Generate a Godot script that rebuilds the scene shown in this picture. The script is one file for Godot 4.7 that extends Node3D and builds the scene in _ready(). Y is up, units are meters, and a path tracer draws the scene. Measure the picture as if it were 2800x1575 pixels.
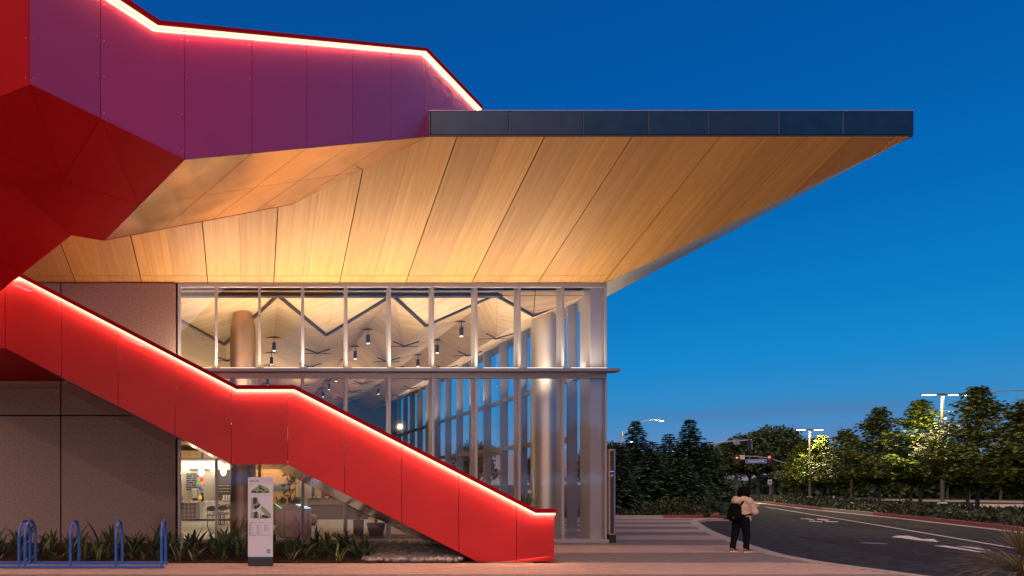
extends Node3D

# ---------------------------------------------------------------- helpers
class MB:
	var p := PackedVector3Array()
	var n := PackedVector3Array()
	var t := PackedVector2Array()
	var c := PackedColorArray()
	var tint := Color.WHITE
	var tinted := false

	func tri(a: Vector3, b: Vector3, d: Vector3, na: Vector3, nb: Vector3, nd: Vector3, ua := Vector2.ZERO, ub := Vector2.ZERO, ud := Vector2.ZERO) -> void:
		if (d - a).cross(b - a).dot(na + nb + nd) < 0.0:
			p.append(a); p.append(d); p.append(b)
			n.append(na); n.append(nd); n.append(nb)
			t.append(ua); t.append(ud); t.append(ub)
		else:
			p.append(a); p.append(b); p.append(d)
			n.append(na); n.append(nb); n.append(nd)
			t.append(ua); t.append(ub); t.append(ud)
		c.append(tint); c.append(tint); c.append(tint)

	func flat(a: Vector3, b: Vector3, d: Vector3, hint: Vector3, ua := Vector2.ZERO, ub := Vector2.ZERO, ud := Vector2.ZERO) -> void:
		var k := (d - a).cross(b - a).normalized()
		if k.dot(hint) < 0.0:
			k = -k
		tri(a, b, d, k, k, k, ua, ub, ud)

	func quad(a: Vector3, b: Vector3, d: Vector3, e: Vector3, hint: Vector3, w := 1.0, h := 1.0) -> void:
		flat(a, b, d, hint, Vector2(0, 0), Vector2(w, 0), Vector2(w, h))
		flat(a, d, e, hint, Vector2(0, 0), Vector2(w, h), Vector2(0, h))

	# box with chamfered edges
	func box(at: Vector3, size: Vector3, bev := 0.0, bs := Basis()) -> void:
		var h := size / 2.0
		if bev <= 0.0:
			for ax in 3:
				for s in [-1.0, 1.0]:
					var nn := Vector3.ZERO; nn[ax] = s
					var u := (ax + 1) % 3
					var w := (ax + 2) % 3
					var q := []
					for k in [[-1, -1], [1, -1], [1, 1], [-1, 1]]:
						var v := Vector3.ZERO
						v[ax] = s * h[ax]; v[u] = k[0] * h[u]; v[w] = k[1] * h[w]
						q.append(at + bs * v)
					quad(q[0], q[1], q[2], q[3], bs * nn, size[u], size[w])
			return
		var b := minf(bev, minf(h.x, minf(h.y, h.z)) * 0.9)
		for ax in 3:
			for s in [-1.0, 1.0]:
				var nn := Vector3.ZERO; nn[ax] = s
				var u := (ax + 1) % 3
				var w := (ax + 2) % 3
				var q := []
				for k in [[-1, -1], [1, -1], [1, 1], [-1, 1]]:
					var v := Vector3.ZERO
					v[ax] = s * h[ax]; v[u] = k[0] * (h[u] - b); v[w] = k[1] * (h[w] - b)
					q.append(at + bs * v)
				quad(q[0], q[1], q[2], q[3], bs * nn, size[u], size[w])
		for ax in 3:
			var u := (ax + 1) % 3
			var w := (ax + 2) % 3
			for su in [-1.0, 1.0]:
				for sw in [-1.0, 1.0]:
					var nn := Vector3.ZERO; nn[u] = su; nn[w] = sw
					var q := []
					for k in [[-1, 0], [1, 0], [1, 1], [-1, 1]]:
						var v := Vector3.ZERO
						v[ax] = k[0] * (h[ax] - b)
						v[u] = su * (h[u] if k[1] == 0 else h[u] - b)
						v[w] = sw * (h[w] - b if k[1] == 0 else h[w])
						q.append(at + bs * v)
					quad(q[0], q[1], q[2], q[3], bs * nn)
		for sx in [-1.0, 1.0]:
			for sy in [-1.0, 1.0]:
				for sz in [-1.0, 1.0]:
					flat(at + bs * Vector3(sx * h.x, sy * (h.y - b), sz * (h.z - b)), at + bs * Vector3(sx * (h.x - b), sy * h.y, sz * (h.z - b)), at + bs * Vector3(sx * (h.x - b), sy * (h.y - b), sz * h.z), bs * Vector3(sx, sy, sz))

	func span(a: Vector3, b: Vector3, bev := 0.0) -> void:
		box((a + b) / 2.0, (b - a).abs(), bev)

	# polygon in the xy plane of xf, its face towards +z of xf, thickness towards -z
	func prism(poly: PackedVector2Array, xf: Transform3D, th: float, back := true) -> void:
		var ix := Geometry2D.triangulate_polygon(poly)
		var z := xf.basis.z.normalized()
		for k in range(0, ix.size(), 3):
			var a := poly[ix[k]]; var b := poly[ix[k + 1]]; var d := poly[ix[k + 2]]
			flat(xf * Vector3(a.x, a.y, 0), xf * Vector3(b.x, b.y, 0), xf * Vector3(d.x, d.y, 0), z, a, b, d)
			if back:
				flat(xf * Vector3(a.x, a.y, -th), xf * Vector3(b.x, b.y, -th), xf * Vector3(d.x, d.y, -th), -z, a, b, d)
		var cw := Geometry2D.is_polygon_clockwise(poly)
		for k in poly.size():
			var a := poly[k]; var b := poly[(k + 1) % poly.size()]
			var e := (b - a).normalized()
			var o := Vector2(e.y, -e.x) * (-1.0 if cw else 1.0)
			quad(xf * Vector3(a.x, a.y, 0), xf * Vector3(b.x, b.y, 0), xf * Vector3(b.x, b.y, -th), xf * Vector3(a.x, a.y, -th), xf.basis * Vector3(o.x, o.y, 0), a.distance_to(b), th)

	# plate through 3-D points, thickened along up; grain direction gives the uv
	func facet(q: Array, up: Vector3, grain := Vector3.ZERO) -> void:
		var nn: Vector3 = (q[2] - q[0]).cross(q[1] - q[0]).normalized()
		if nn.dot(up) > 0.0:
			nn = -nn
		var g := grain
		if g == Vector3.ZERO:
			g = q[1] - q[0]
		g = (g - nn * g.dot(nn)).normalized()
		var s := nn.cross(g)
		var mid := Vector3.ZERO
		for v in q:
			mid += v / q.size()
		for k in range(1, q.size() - 1):
			var u := []
			for v in [q[0], q[k], q[k + 1]]:
				u.append(Vector2(s.dot(v), g.dot(v)))
			flat(q[0], q[k], q[k + 1], nn, u[0], u[1], u[2])
			flat(q[0] + up, q[k] + up, q[k + 1] + up, -nn, u[0], u[1], u[2])
		for k in q.size():
			var a: Vector3 = q[k]
			var b: Vector3 = q[(k + 1) % q.size()]
			quad(a, b, b + up, a + up, (a + b) / 2.0 - mid)

	func tube(q: Array, r0: float, r1: float, sides := 8, caps := true) -> void:
		var rings := []
		var nrm := []
		var last := Vector3.ZERO
		for k in q.size():
			var d: Vector3 = (q[mini(k + 1, q.size() - 1)] - q[maxi(k - 1, 0)]).normalized()
			var a := last
			if k == 0:
				a = d.cross(Vector3.UP if absf(d.y) < 0.9 else Vector3.RIGHT)
			a = (a - d * a.dot(d)).normalized()
			last = a
			var b := d.cross(a)
			var r := lerpf(r0, r1, float(k) / maxf(1, q.size() - 1))
			var ring := []
			var rn := []
			for s in sides:
				var w := TAU * s / sides
				var o := a * cos(w) + b * sin(w)
				ring.append(q[k] + o * r); rn.append(o)
			rings.append(ring); nrm.append(rn)
		for k in q.size() - 1:
			for s in sides:
				var e := (s + 1) % sides
				tri(rings[k][s], rings[k][e], rings[k + 1][e], nrm[k][s], nrm[k][e], nrm[k + 1][e])
				tri(rings[k][s], rings[k + 1][e], rings[k + 1][s], nrm[k][s], nrm[k + 1][e], nrm[k + 1][s])
		if caps:
			for k in [0, q.size() - 1]:
				var hint: Vector3 = q[k] - q[1 if k == 0 else k - 1]
				for s in range(1, sides - 1):
					flat(rings[k][0], rings[k][s], rings[k][s + 1], hint)

	# profile of (radius, height), turned round the y axis of xf
	func lathe(prof: Array, xf := Transform3D(), sides := 20) -> void:
		for k in prof.size() - 1:
			var a: Vector2 = prof[k]
			var b: Vector2 = prof[k + 1]
			var e := (b - a)
			if e.length() < 1e-6:
				continue
			var o := Vector2(e.y, -e.x).normalized()
			for s in sides:
				var w0 := TAU * s / sides
				var w1 := TAU * (s + 1) / sides
				var d0 := Vector3(cos(w0), 0, sin(w0)); var d1 := Vector3(cos(w1), 0, sin(w1))
				var n0: Vector3 = xf.basis * (d0 * o.x + Vector3(0, o.y, 0)); var n1: Vector3 = xf.basis * (d1 * o.x + Vector3(0, o.y, 0))
				var q := [xf * (d0 * a.x + Vector3(0, a.y, 0)), xf * (d1 * a.x + Vector3(0, a.y, 0)), xf * (d1 * b.x + Vector3(0, b.y, 0)), xf * (d0 * b.x + Vector3(0, b.y, 0))]
				if a.x > 1e-5:
					tri(q[0], q[1], q[2], n0, n1, n1)
				if b.x > 1e-5:
					tri(q[0], q[2], q[3], n0, n1, n0)

	func ball(at: Vector3, r: Vector3, seg := 12, bs := Basis()) -> void:
		var rows := seg / 2
		for i in rows:
			for j in seg:
				var q := []
				var m := []
				for k in [[0, 0], [0, 1], [1, 1], [1, 0]]:
					var th: float = PI * (i + k[0]) / rows
					var ph: float = TAU * (j + k[1]) / seg
					var d := Vector3(sin(th) * cos(ph), cos(th), sin(th) * sin(ph))
					q.append(at + bs * (d * r)); m.append((bs * (d / r)).normalized())
				if i > 0:
					tri(q[0], q[1], q[2], m[0], m[1], m[2])
				if i < rows - 1:
					tri(q[0], q[2], q[3], m[0], m[2], m[3])

	func mesh() -> ArrayMesh:
		var a := []
		a.resize(Mesh.ARRAY_MAX)
		a[Mesh.ARRAY_VERTEX] = p
		a[Mesh.ARRAY_NORMAL] = n
		a[Mesh.ARRAY_TEX_UV] = t
		if tinted:
			a[Mesh.ARRAY_COLOR] = c
		var m := ArrayMesh.new()
		m.add_surface_from_arrays(Mesh.PRIMITIVE_TRIANGLES, a)
		return m


var rng := RandomNumberGenerator.new()
var M := {}
var used := {}


func V(x: float, y: float, d: float) -> Vector3:   # d metres away from where the photographer stood
	return Vector3(x, y, -d)


func numbered(parent: Node, called: String) -> String:
	var key := str(parent.get_instance_id()) + called
	used[key] = used.get(key, -1) + 1
	return called if used[key] == 0 else "%s_%03d" % [called, used[key]]


func thing(called: String, label: String, category: String, at := Vector3.ZERO, turn := 0.0, group := "") -> Node3D:
	var o := Node3D.new()
	o.name = numbered(self, called)
	add_child(o, true)
	o.position = at
	o.rotation.y = turn
	tag(o, label, category, group)
	return o


func tag(o: Node, label: String, category: String, group := "") -> void:
	o.set_meta("label", label)
	o.set_meta("category", category)
	if group != "":
		o.set_meta("group", group)


func part(called: String, shape, mat: Material, parent: Node, at := Vector3.ZERO) -> MeshInstance3D:
	var o := MeshInstance3D.new()
	o.name = numbered(parent, called)
	o.mesh = shape.mesh() if shape is MB else shape
	o.material_override = mat
	parent.add_child(o, true)
	o.position = at
	return o


func structure(called: String, shape, mat: Material) -> MeshInstance3D:
	var o := part(called, shape, mat, self)
	o.set_meta("kind", "structure")
	return o


func copy(o: Node3D, at: Vector3, turn := 0.0, label := "", group := "", size := 1.0) -> Node3D:
	var base := str(o.name)
	var k := base.rfind("_")
	if k > 0 and base.substr(k + 1).is_valid_int():
		base = base.substr(0, k)
	var r: Node3D = o.duplicate()
	r.name = numbered(self, base)
	add_child(r, true)
	r.position = at
	r.rotation.y = turn
	r.scale = Vector3.ONE * size
	if label != "":
		r.set_meta("label", label)
	if group != "":
		r.set_meta("group", group)
	return r


func lin(r: float, g: float, b: float, a := 1.0) -> Color:
	var k := Color(r, g, b).linear_to_srgb()
	k.a = a
	return k


func mk(key: String, r: float, g: float, b: float, rough := 0.6, metal := 0.0, spec := 0.5) -> StandardMaterial3D:
	var m := StandardMaterial3D.new()
	m.resource_name = key
	m.albedo_color = lin(r, g, b)
	m.roughness = rough
	m.metallic = metal
	m.metallic_specular = spec
	M[key] = m
	return m


func glow(key: String, r: float, g: float, b: float, times: float) -> StandardMaterial3D:
	var m := mk(key, 0.5, 0.5, 0.5, 0.5)
	m.emission_enabled = true
	m.emission = lin(r, g, b)
	m.emission_energy_multiplier = times
	return m


func ntex(freq: float, octaves: int, sd: int, ramp = null, size := 512, kind := FastNoiseLite.TYPE_SIMPLEX_SMOOTH) -> NoiseTexture2D:
	var f := FastNoiseLite.new()
	f.noise_type = kind
	f.frequency = freq
	f.fractal_octaves = octaves
	f.seed = sd
	var t := NoiseTexture2D.new()
	t.width = size
	t.height = size
	t.seamless = true
	t.noise = f
	if ramp != null:
		var g := Gradient.new()
		g.offsets = PackedFloat32Array(ramp[0])
		g.colors = PackedColorArray(ramp[1])
		t.color_ramp = g
	return t


func grey(a: float) -> Color:
	return Color(a, a, a)


# world-triplanar tone and relief for a rough surface
func rough_look(m: StandardMaterial3D, scale: float, tone: Texture2D, relief: Texture2D = null, cm := 0.3) -> void:
	m.uv1_triplanar = true
	m.uv1_world_triplanar = true
	m.uv1_scale = Vector3.ONE * scale
	if tone != null:
		m.albedo_texture = tone
	if relief != null:
		m.heightmap_enabled = true
		m.heightmap_texture = relief
		m.heightmap_scale = cm


func bar(called: String, a: Vector3, b: Vector3, r: float, mat: Material, parent: Node, sides := 8) -> MeshInstance3D:
	var m := MB.new()
	m.tube([a, b], r, r, sides)
	return part(called, m, mat, parent)


func block(called: String, at: Vector3, size: Vector3, mat: Material, parent: Node, bev := 0.0, turn := 0.0) -> MeshInstance3D:
	var m := MB.new()
	m.box(Vector3.ZERO, size, bev)
	var o := part(called, m, mat, parent, at)
	o.rotation.y = turn
	return o


func text(called: String, words: String, height: float, mat: Material, parent: Node, at: Vector3, deep := 0.004, bold := false, width := 0.0) -> MeshInstance3D:
	var tm := TextMesh.new()
	var f := SystemFont.new()
	f.font_names = PackedStringArray(["Droid Sans"])
	if bold:
		f.font_weight = 700
	tm.font = f
	tm.text = words
	tm.font_size = 64
	tm.pixel_size = height / 46.0
	tm.depth = deep
	tm.horizontal_alignment = HORIZONTAL_ALIGNMENT_CENTER
	tm.curve_step = 2.0
	var o := part(called, tm, mat, parent, at)
	if width > 0.0:
		var w := tm.get_aabb().size.x
		if w > 0.001:
			o.scale = Vector3(width / w, 1, 1)
	return o


func area(at: Vector3, towards: Vector3, w: float, h: float, col: Color, energy: float, along := Vector3.RIGHT) -> AreaLight3D:
	var l := AreaLight3D.new()
	l.name = numbered(self, "panel_light")
	add_child(l, true)
	l.area_size = Vector2(w, h)
	l.area_normalize_energy = true
	l.light_color = col
	l.light_energy = energy
	l.shadow_enabled = true
	var z := -towards.normalized()
	var x := (along - z * along.dot(z)).normalized()
	l.transform = Transform3D(Basis(x, z.cross(x), z), at)
	return l


func omni(at: Vector3, col: Color, energy: float, size := 0.05) -> OmniLight3D:
	var l := OmniLight3D.new()
	l.name = numbered(self, "bulb_light")
	add_child(l, true)
	l.position = at
	l.light_color = col
	l.light_energy = energy
	l.light_size = size
	l.omni_range = 60.0
	l.omni_attenuation = 2.0
	l.shadow_enabled = true
	return l


func spot(at: Vector3, towards: Vector3, angle: float, col: Color, energy: float, size := 0.05) -> SpotLight3D:
	var l := SpotLight3D.new()
	l.name = numbered(self, "beam_light")
	add_child(l, true)
	var z := -towards.normalized()
	var x := (Vector3.UP if absf(z.y) < 0.95 else Vector3.RIGHT).cross(z).normalized()
	l.transform = Transform3D(Basis(x, z.cross(x), z), at)
	l.spot_angle = angle
	l.spot_angle_attenuation = 0.6
	l.light_color = col
	l.light_energy = energy
	l.light_size = size
	l.spot_range = 60.0
	l.spot_attenuation = 2.0
	l.shadow_enabled = true
	return l


# ---------------------------------------------------------------- camera, sky, exposure, materials
func _ready() -> void:
	rng.seed = 20240611
	var cam := Camera3D.new()
	cam.name = "camera"
	add_child(cam)
	cam.position = Vector3(0, 1.65, 0)
	cam.set_frustum(0.05 * 0.875, Vector2(0.05 * 0.4, 0.05 * 0.29861), 0.05, 6000.0)   # a level view camera with its lens shifted up and to the right
	cam.current = true
	var we := WorldEnvironment.new()
	we.name = "dusk"
	var e := Environment.new()
	e.background_mode = Environment.BG_SKY
	e.sky = Sky.new()
	var sm := PanoramaSkyMaterial.new()
	sm.panorama = dusk_sky()
	e.sky.sky_material = sm
	e.background_energy_multiplier = 1.0
	e.tonemap_mode = Environment.TONE_MAPPER_LINEAR
	e.tonemap_exposure = 1.0
	e.sdfgi_enabled = true
	e.ssao_enabled = true
	e.ssil_enabled = true
	we.environment = e
	add_child(we)
	# the afterglow of the western sky, wide and soft above the photographer's left shoulder
	var glowing := DirectionalLight3D.new()
	glowing.name = "afterglow"
	add_child(glowing)
	glowing.basis = Basis.looking_at(-Vector3(-0.36, 0.80, 0.48))
	glowing.light_energy = 1.2
	glowing.light_color = lin(1.0, 0.58, 0.36)
	glowing.light_angular_distance = 95.0
	glowing.shadow_enabled = true
	materials()
	ground()
	building()
	lobby()
	red_stair()
	furnishings()
	bed_and_gravel()
	street()
	trees()
	person()


func dusk_sky() -> ImageTexture:
	var stops := [[-90.0, Color(0.02, 0.022, 0.03)], [-2.0, Color(0.04, 0.05, 0.07)], [0.0, Color(0.15, 0.26, 0.46)], [2.5, Color(0.115, 0.262, 0.525)], [5.5, Color(0.036, 0.255, 0.565)], [8.7, Color(0.009, 0.24, 0.61)], [13.0, Color(0.003, 0.19, 0.55)], [19.0, Color(0.001, 0.138, 0.47)], [25.0, Color(0.0008, 0.102, 0.40)], [34.0, Color(0.0008, 0.080, 0.335)], [55.0, Color(0.001, 0.055, 0.25)], [90.0, Color(0.002, 0.04, 0.19)]]
	var w := 1024
	var h := 512
	var f := FastNoiseLite.new()
	f.seed = 7
	f.frequency = 1.0
	f.fractal_octaves = 4
	var im := Image.create_empty(w, h, false, Image.FORMAT_RGBF)
	for j in h:
		var el := 90.0 - 180.0 * (j + 0.5) / h
		var base: Color = stops[stops.size() - 1][1]
		for k in stops.size() - 1:
			if el <= stops[k + 1][0]:
				base = stops[k][1].lerp(stops[k + 1][1], smoothstep(0.0, 1.0, (el - stops[k][0]) / (stops[k + 1][0] - stops[k][0])) * 0.3 + 0.7 * (el - stops[k][0]) / (stops[k + 1][0] - stops[k][0]))
				break
		var band := smoothstep(0.3, 2.0, el) * (1.0 - smoothstep(3.5, 7.0, el))
		for i in w:
			var col := base
			if band > 0.0:
				var az := TAU * i / w
				var v := f.get_noise_3d(3.0 * cos(az), 0.55 * el, 3.0 * sin(az))
				col = base.lerp(Color(0.10, 0.17, 0.34), band * 0.55 * smoothstep(0.02, 0.35, v))
			im.set_pixel(i, j, col)
	return ImageTexture.create_from_image(im)


func wood_image(sd: int, dark: Color, light: Color) -> ImageTexture:
	var f := FastNoiseLite.new()
	f.seed = sd
	f.frequency = 0.035
	f.fractal_octaves = 4
	var broad := f.get_seamless_image(512, 24)
	broad.resize(512, 512, Image.INTERPOLATE_CUBIC)
	f.frequency = 0.16
	f.seed = sd + 1
	var fine := f.get_seamless_image(512, 12)
	fine.resize(512, 512, Image.INTERPOLATE_CUBIC)
	f.frequency = 0.012
	f.seed = sd + 2
	var cloud := f.get_seamless_image(512, 512)
	var im := Image.create_empty(512, 512, false, Image.FORMAT_RGB8)
	for j in 512:
		for i in 512:
			var v := 0.5 * broad.get_pixel(i, j).r + 0.32 * fine.get_pixel(i, j).r + 0.18 * cloud.get_pixel(i, j).r
			im.set_pixel(i, j, dark.lerp(light, clampf((v - 0.5) * 1.7 + 0.5, 0.0, 1.0)))
	return ImageTexture.create_from_image(im)


func materials() -> void:
	var fine := ntex(0.09, 4, 3, [[0.0, 0.5, 1.0], [grey(0.80), grey(0.92), grey(1.0)]])
	var soft := ntex(0.012, 4, 5, [[0.2, 0.8], [grey(0.86), grey(1.0)]])
	var relief := ntex(0.12, 3, 9)
	M.fine_tone = fine
	M.relief = relief
	var even := ntex(0.006, 2, 6, [[0.2, 0.8], [grey(0.95), grey(1.0)]])
	# the painted stair panels: faint unevenness in the gloss, as sprayed sheet has
	var m := mk("red paint", 0.45, 0.0155, 0.021, 0.5, 0.0, 0.36)
	rough_look(m, 0.22, even, ntex(0.01, 2, 21), 0.12)
	m = mk("glossy skylit red paint", 0.30, 0.012, 0.055, 0.28, 0.0, 0.72)  # the stair paint again, darkened and blued for sky light on the upper flank
	m.clearcoat_enabled = true
	m.clearcoat = 1.0
	m.clearcoat_roughness = 0.22
	rough_look(m, 0.22, even, ntex(0.01, 2, 21), 0.12)
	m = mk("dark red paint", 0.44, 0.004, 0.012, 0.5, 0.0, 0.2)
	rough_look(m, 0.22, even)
	mk("shaded red paint", 0.25, 0.004, 0.010, 0.6, 0.0, 0.1)  # the stair paint again, darkened as shade on the left face and rails
	m = mk("polished steel", 0.80, 0.70, 0.60, 0.13, 1.0)
	rough_look(m, 0.16, soft, ntex(0.008, 1, 33), 1.2)
	m = mk("copper steel", 0.80, 0.38, 0.13, 0.17, 1.0)
	rough_look(m, 0.16, soft, ntex(0.008, 1, 33), 2.2)
	mk("bolt steel", 0.5, 0.3, 0.28, 0.35, 1.0)
	m = mk("fascia metal", 0.008, 0.035, 0.075, 0.3, 0.25, 0.6)
	rough_look(m, 0.3, soft)
	m = mk("soffit wood", 1, 1, 1, 0.5)
	m.albedo_texture = wood_image(40, lin(0.45, 0.232, 0.078), lin(0.61, 0.343, 0.138))
	m.uv1_scale = Vector3(0.55, 0.16, 1)
	m = mk("ceiling wood", 1, 1, 1, 0.6)
	m.albedo_texture = wood_image(60, lin(0.46, 0.31, 0.19), lin(0.68, 0.53, 0.37))
	m.uv1_scale = Vector3(0.5, 0.14, 1)
	m = mk("pale soffit", 1, 1, 1, 0.4)  # grazing sky light on the side soffit is put into this paler wood
	m.albedo_texture = wood_image(80, lin(0.42, 0.36, 0.31), lin(0.60, 0.53, 0.47))
	m.uv1_scale = Vector3(0.4, 0.12, 1)
	m = mk("wall wood", 1, 1, 1, 0.5)
	m.albedo_texture = wood_image(90, lin(0.46, 0.27, 0.12), lin(0.60, 0.39, 0.20))
	m.uv1_triplanar = true
	m.uv1_world_triplanar = true
	m.uv1_scale = Vector3(0.4, 0.1, 0.4)
	# exposed aggregate concrete
	m = mk("concrete panel", 0.345, 0.242, 0.215, 0.75)
	rough_look(m, 2.6, ntex(0.45, 2, 13, [[0.0, 0.42, 0.60, 0.72, 1.0], [grey(0.85), grey(0.92), grey(0.95), grey(0.99), Color(1, 0.98, 0.96)]]), ntex(0.3, 2, 14), 0.12)
	m.detail_enabled = true
	m.detail_blend_mode = BaseMaterial3D.BLEND_MODE_MUL
	m.detail_albedo = soft
	mk("joint black", 0.012, 0.012, 0.013, 0.8)
	m = mk("aluminium", 0.34, 0.32, 0.355, 0.42, 0.4)
	m = mk("ledge metal", 0.25, 0.26, 0.32, 0.4, 0.5)
	mk("reflection brown steel", 0.40, 0.27, 0.20, 0.42, 0.9)  # brushed steel browned for the reflections on the left column
	m = mk("brushed steel", 0.55, 0.52, 0.51, 0.46, 0.9)
	# coated glass: passes most of the light, mirrors the rest
	m = mk("facade glass", 0.86, 0.92, 0.97, 0.015, 1.0)
	m.albedo_color.a = 0.13
	m.transparency = BaseMaterial3D.TRANSPARENCY_ALPHA
	var white := Image.create_empty(4, 4, false, Image.FORMAT_RGBA8)
	white.fill(Color.WHITE)
	m.albedo_texture = ImageTexture.create_from_image(white)
	m = mk("clear glass", 0.95, 0.97, 0.97, 0.02)
	m.albedo_color.a = 0.06
	m.transparency = BaseMaterial3D.TRANSPARENCY_ALPHA
	m = mk("slot black", 0.02, 0.022, 0.03, 0.5)
	m = mk("floor tile", 0.40, 0.375, 0.34, 0.28)
	rough_look(m, 0.6, fine)
	m = mk("pavement", 0.45, 0.35, 0.31, 0.8)
	rough_look(m, 0.9, ntex(0.06, 5, 17, [[0.1, 0.5, 0.9], [grey(0.72), grey(0.88), grey(1.0)]]), relief, 0.35)
	m = mk("pavement dark", 0.19, 0.165, 0.16, 0.8)
	rough_look(m, 0.9, ntex(0.06, 5, 18, [[0.1, 0.5, 0.9], [grey(0.72), grey(0.88), grey(1.0)]]), relief, 0.35)
	m = mk("paver", 1, 1, 1, 0.78)
	m.vertex_color_use_as_albedo = true
	rough_look(m, 2.0, fine, relief, 0.25)
	for k in 3:
		m = mk("paver light %d" % k, 0.44 + 0.035 * k, 0.34 + 0.025 * k, 0.295 + 0.022 * k, 0.78)
		rough_look(m, 2.0, fine, relief, 0.25)
		m = mk("paver dark %d" % k, 0.19 + 0.02 * k, 0.165 + 0.016 * k, 0.16 + 0.016 * k, 0.78)
		rough_look(m, 2.0, fine, relief, 0.25)
	m = mk("asphalt", 0.036, 0.035, 0.036, 0.85, 0.0, 0.3)
	rough_look(m, 0.16, ntex(0.03, 6, 27, [[0.2, 0.5, 0.8], [grey(0.52), grey(0.80), grey(1.0)]]), ntex(0.4, 2, 28), 0.4)
	m = mk("concrete kerb", 0.36, 0.345, 0.32, 0.85)
	rough_look(m, 0.9, fine, relief, 0.2)
	m = mk("red kerb", 0.36, 0.085, 0.085, 0.7)
	rough_look(m, 0.9, ntex(0.05, 4, 37, [[0.25, 0.5, 0.8], [grey(0.7), grey(0.92), grey(1.0)]]))
	m = mk("road paint", 0.70, 0.69, 0.66, 0.7)
	rough_look(m, 1.3, ntex(0.08, 4, 39, [[0.2, 0.45, 0.9], [grey(0.55), grey(0.9), grey(1.0)]]))
	m = mk("soil", 0.07, 0.05, 0.035, 0.95)
	rough_look(m, 0.7, ntex(0.08, 5, 41, [[0.1, 0.9], [grey(0.5), grey(1.0)]]), ntex(0.1, 5, 42), 4.0)
	m = mk("mulch", 0.105, 0.042, 0.026, 0.95)
	rough_look(m, 0.9, ntex(0.1, 5, 43, [[0.1, 0.9], [grey(0.45), grey(1.0)]]), ntex(0.14, 5, 44), 5.0)
	m = mk("lawn", 0.055, 0.085, 0.022, 0.95)
	rough_look(m, 0.25, ntex(0.08, 5, 45, [[0.1, 0.9], [grey(0.5), grey(1.0)]]), ntex(0.1, 5, 46), 5.0)
	m = mk("stone", 0.30, 0.28, 0.27, 0.6)
	m.vertex_color_use_as_albedo = true
	m = mk("blue paint", 0.006, 0.085, 0.40, 0.28)
	m.clearcoat_enabled = true
	m.clearcoat = 0.6
	m = mk("black paint", 0.015, 0.015, 0.017, 0.4)
	m = mk("dark metal", 0.05, 0.05, 0.055, 0.4, 0.6)
	m = mk("white paint", 0.78, 0.77, 0.75, 0.45)
	m = mk("pole grey", 0.16, 0.155, 0.15, 0.45, 0.5)
	m = mk("pole galvanised", 0.42, 0.45, 0.47, 0.45, 0.6)
	m = mk("navy print", 0.012, 0.018, 0.05, 0.5)
	m = mk("green print", 0.19, 0.27, 0.13, 0.5)
	m = mk("grey print", 0.18, 0.18, 0.22, 0.5)
	m = mk("sign blue", 0.008, 0.10, 0.27, 0.4)
	m = mk("street sign blue", 0.01, 0.12, 0.45, 0.4)
	m = mk("sign white", 0.52, 0.54, 0.62, 0.4)
	var pane: StandardMaterial3D = M["facade glass"].duplicate()   # upper panes set to mirror less, clearing reflected sky haze
	pane.albedo_color.a = 0.085
	M["upper glass"] = pane
	# sheets from different batches differ a little
	for key in ["red paint", "glossy skylit red paint", "shaded red paint", "dark red paint", "soffit wood", "fascia metal", "concrete panel", "ceiling wood"]:
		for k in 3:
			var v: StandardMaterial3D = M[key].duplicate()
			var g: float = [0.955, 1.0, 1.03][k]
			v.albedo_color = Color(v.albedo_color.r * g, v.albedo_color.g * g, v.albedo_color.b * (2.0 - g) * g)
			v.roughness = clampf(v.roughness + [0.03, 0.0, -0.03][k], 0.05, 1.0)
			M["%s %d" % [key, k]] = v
	glow("led strip", 1.0, 0.58, 0.38, 1.7)
	glow("uplight lens", 1.0, 0.86, 0.62, 2.5)
	glow("lamp lens", 1.0, 0.88, 0.66, 9.0)
	glow("globe", 1.0, 0.86, 0.62, 2.2)
	glow("cove lens", 1.0, 0.86, 0.60, 2.5)
	glow("can lens", 1.0, 0.9, 0.75, 3.0)
	glow("red signal", 1.0, 0.02, 0.01, 6.0)
	glow("amber arrow", 1.0, 0.16, 0.01, 5.0)
	glow("green indicator", 0.05, 0.9, 0.25, 2.5)
	glow("blue indicator", 0.25, 0.6, 1.0, 3.0)
	glow("screen blue", 0.02, 0.25, 0.9, 1.2)
	for k in [["leaf maple", 0.125, 0.175, 0.020], ["leaf plane", 0.045, 0.082, 0.022], ["leaf cedar", 0.066, 0.14, 0.085], ["leaf cover", 0.030, 0.052, 0.016]]:
		m = mk(k[0], k[1], k[2], k[3], 0.55)
		m.vertex_color_use_as_albedo = true
		m.backlight_enabled = true
		m.backlight = grey(0.5)
		m.albedo_color = lin(k[1], k[2], k[3])
	for k in [["strap dark", 0.030, 0.055, 0.020], ["strap mid", 0.075, 0.105, 0.028], ["strap pale", 0.20, 0.22, 0.05], ["indoor leaf", 0.05, 0.10, 0.025]]:
		m = mk(k[0], k[1], k[2], k[3], 0.35)
		m.backlight_enabled = true
		m.backlight = grey(0.25)
	m = mk("bark", 0.12, 0.10, 0.085, 0.9)
	rough_look(m, 1.4, ntex(0.07, 5, 47, [[0.1, 0.9], [grey(0.5), grey(1.0)]]), relief, 2.0)
	m = mk("pale bark", 0.20, 0.185, 0.16, 0.9)
	rough_look(m, 1.1, ntex(0.04, 5, 48, [[0.2, 0.8], [grey(0.45), grey(1.0)]]), relief, 1.5)
	m = mk("stake wood", 0.16, 0.075, 0.035, 0.8)
	rough_look(m, 1.4, fine)


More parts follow.
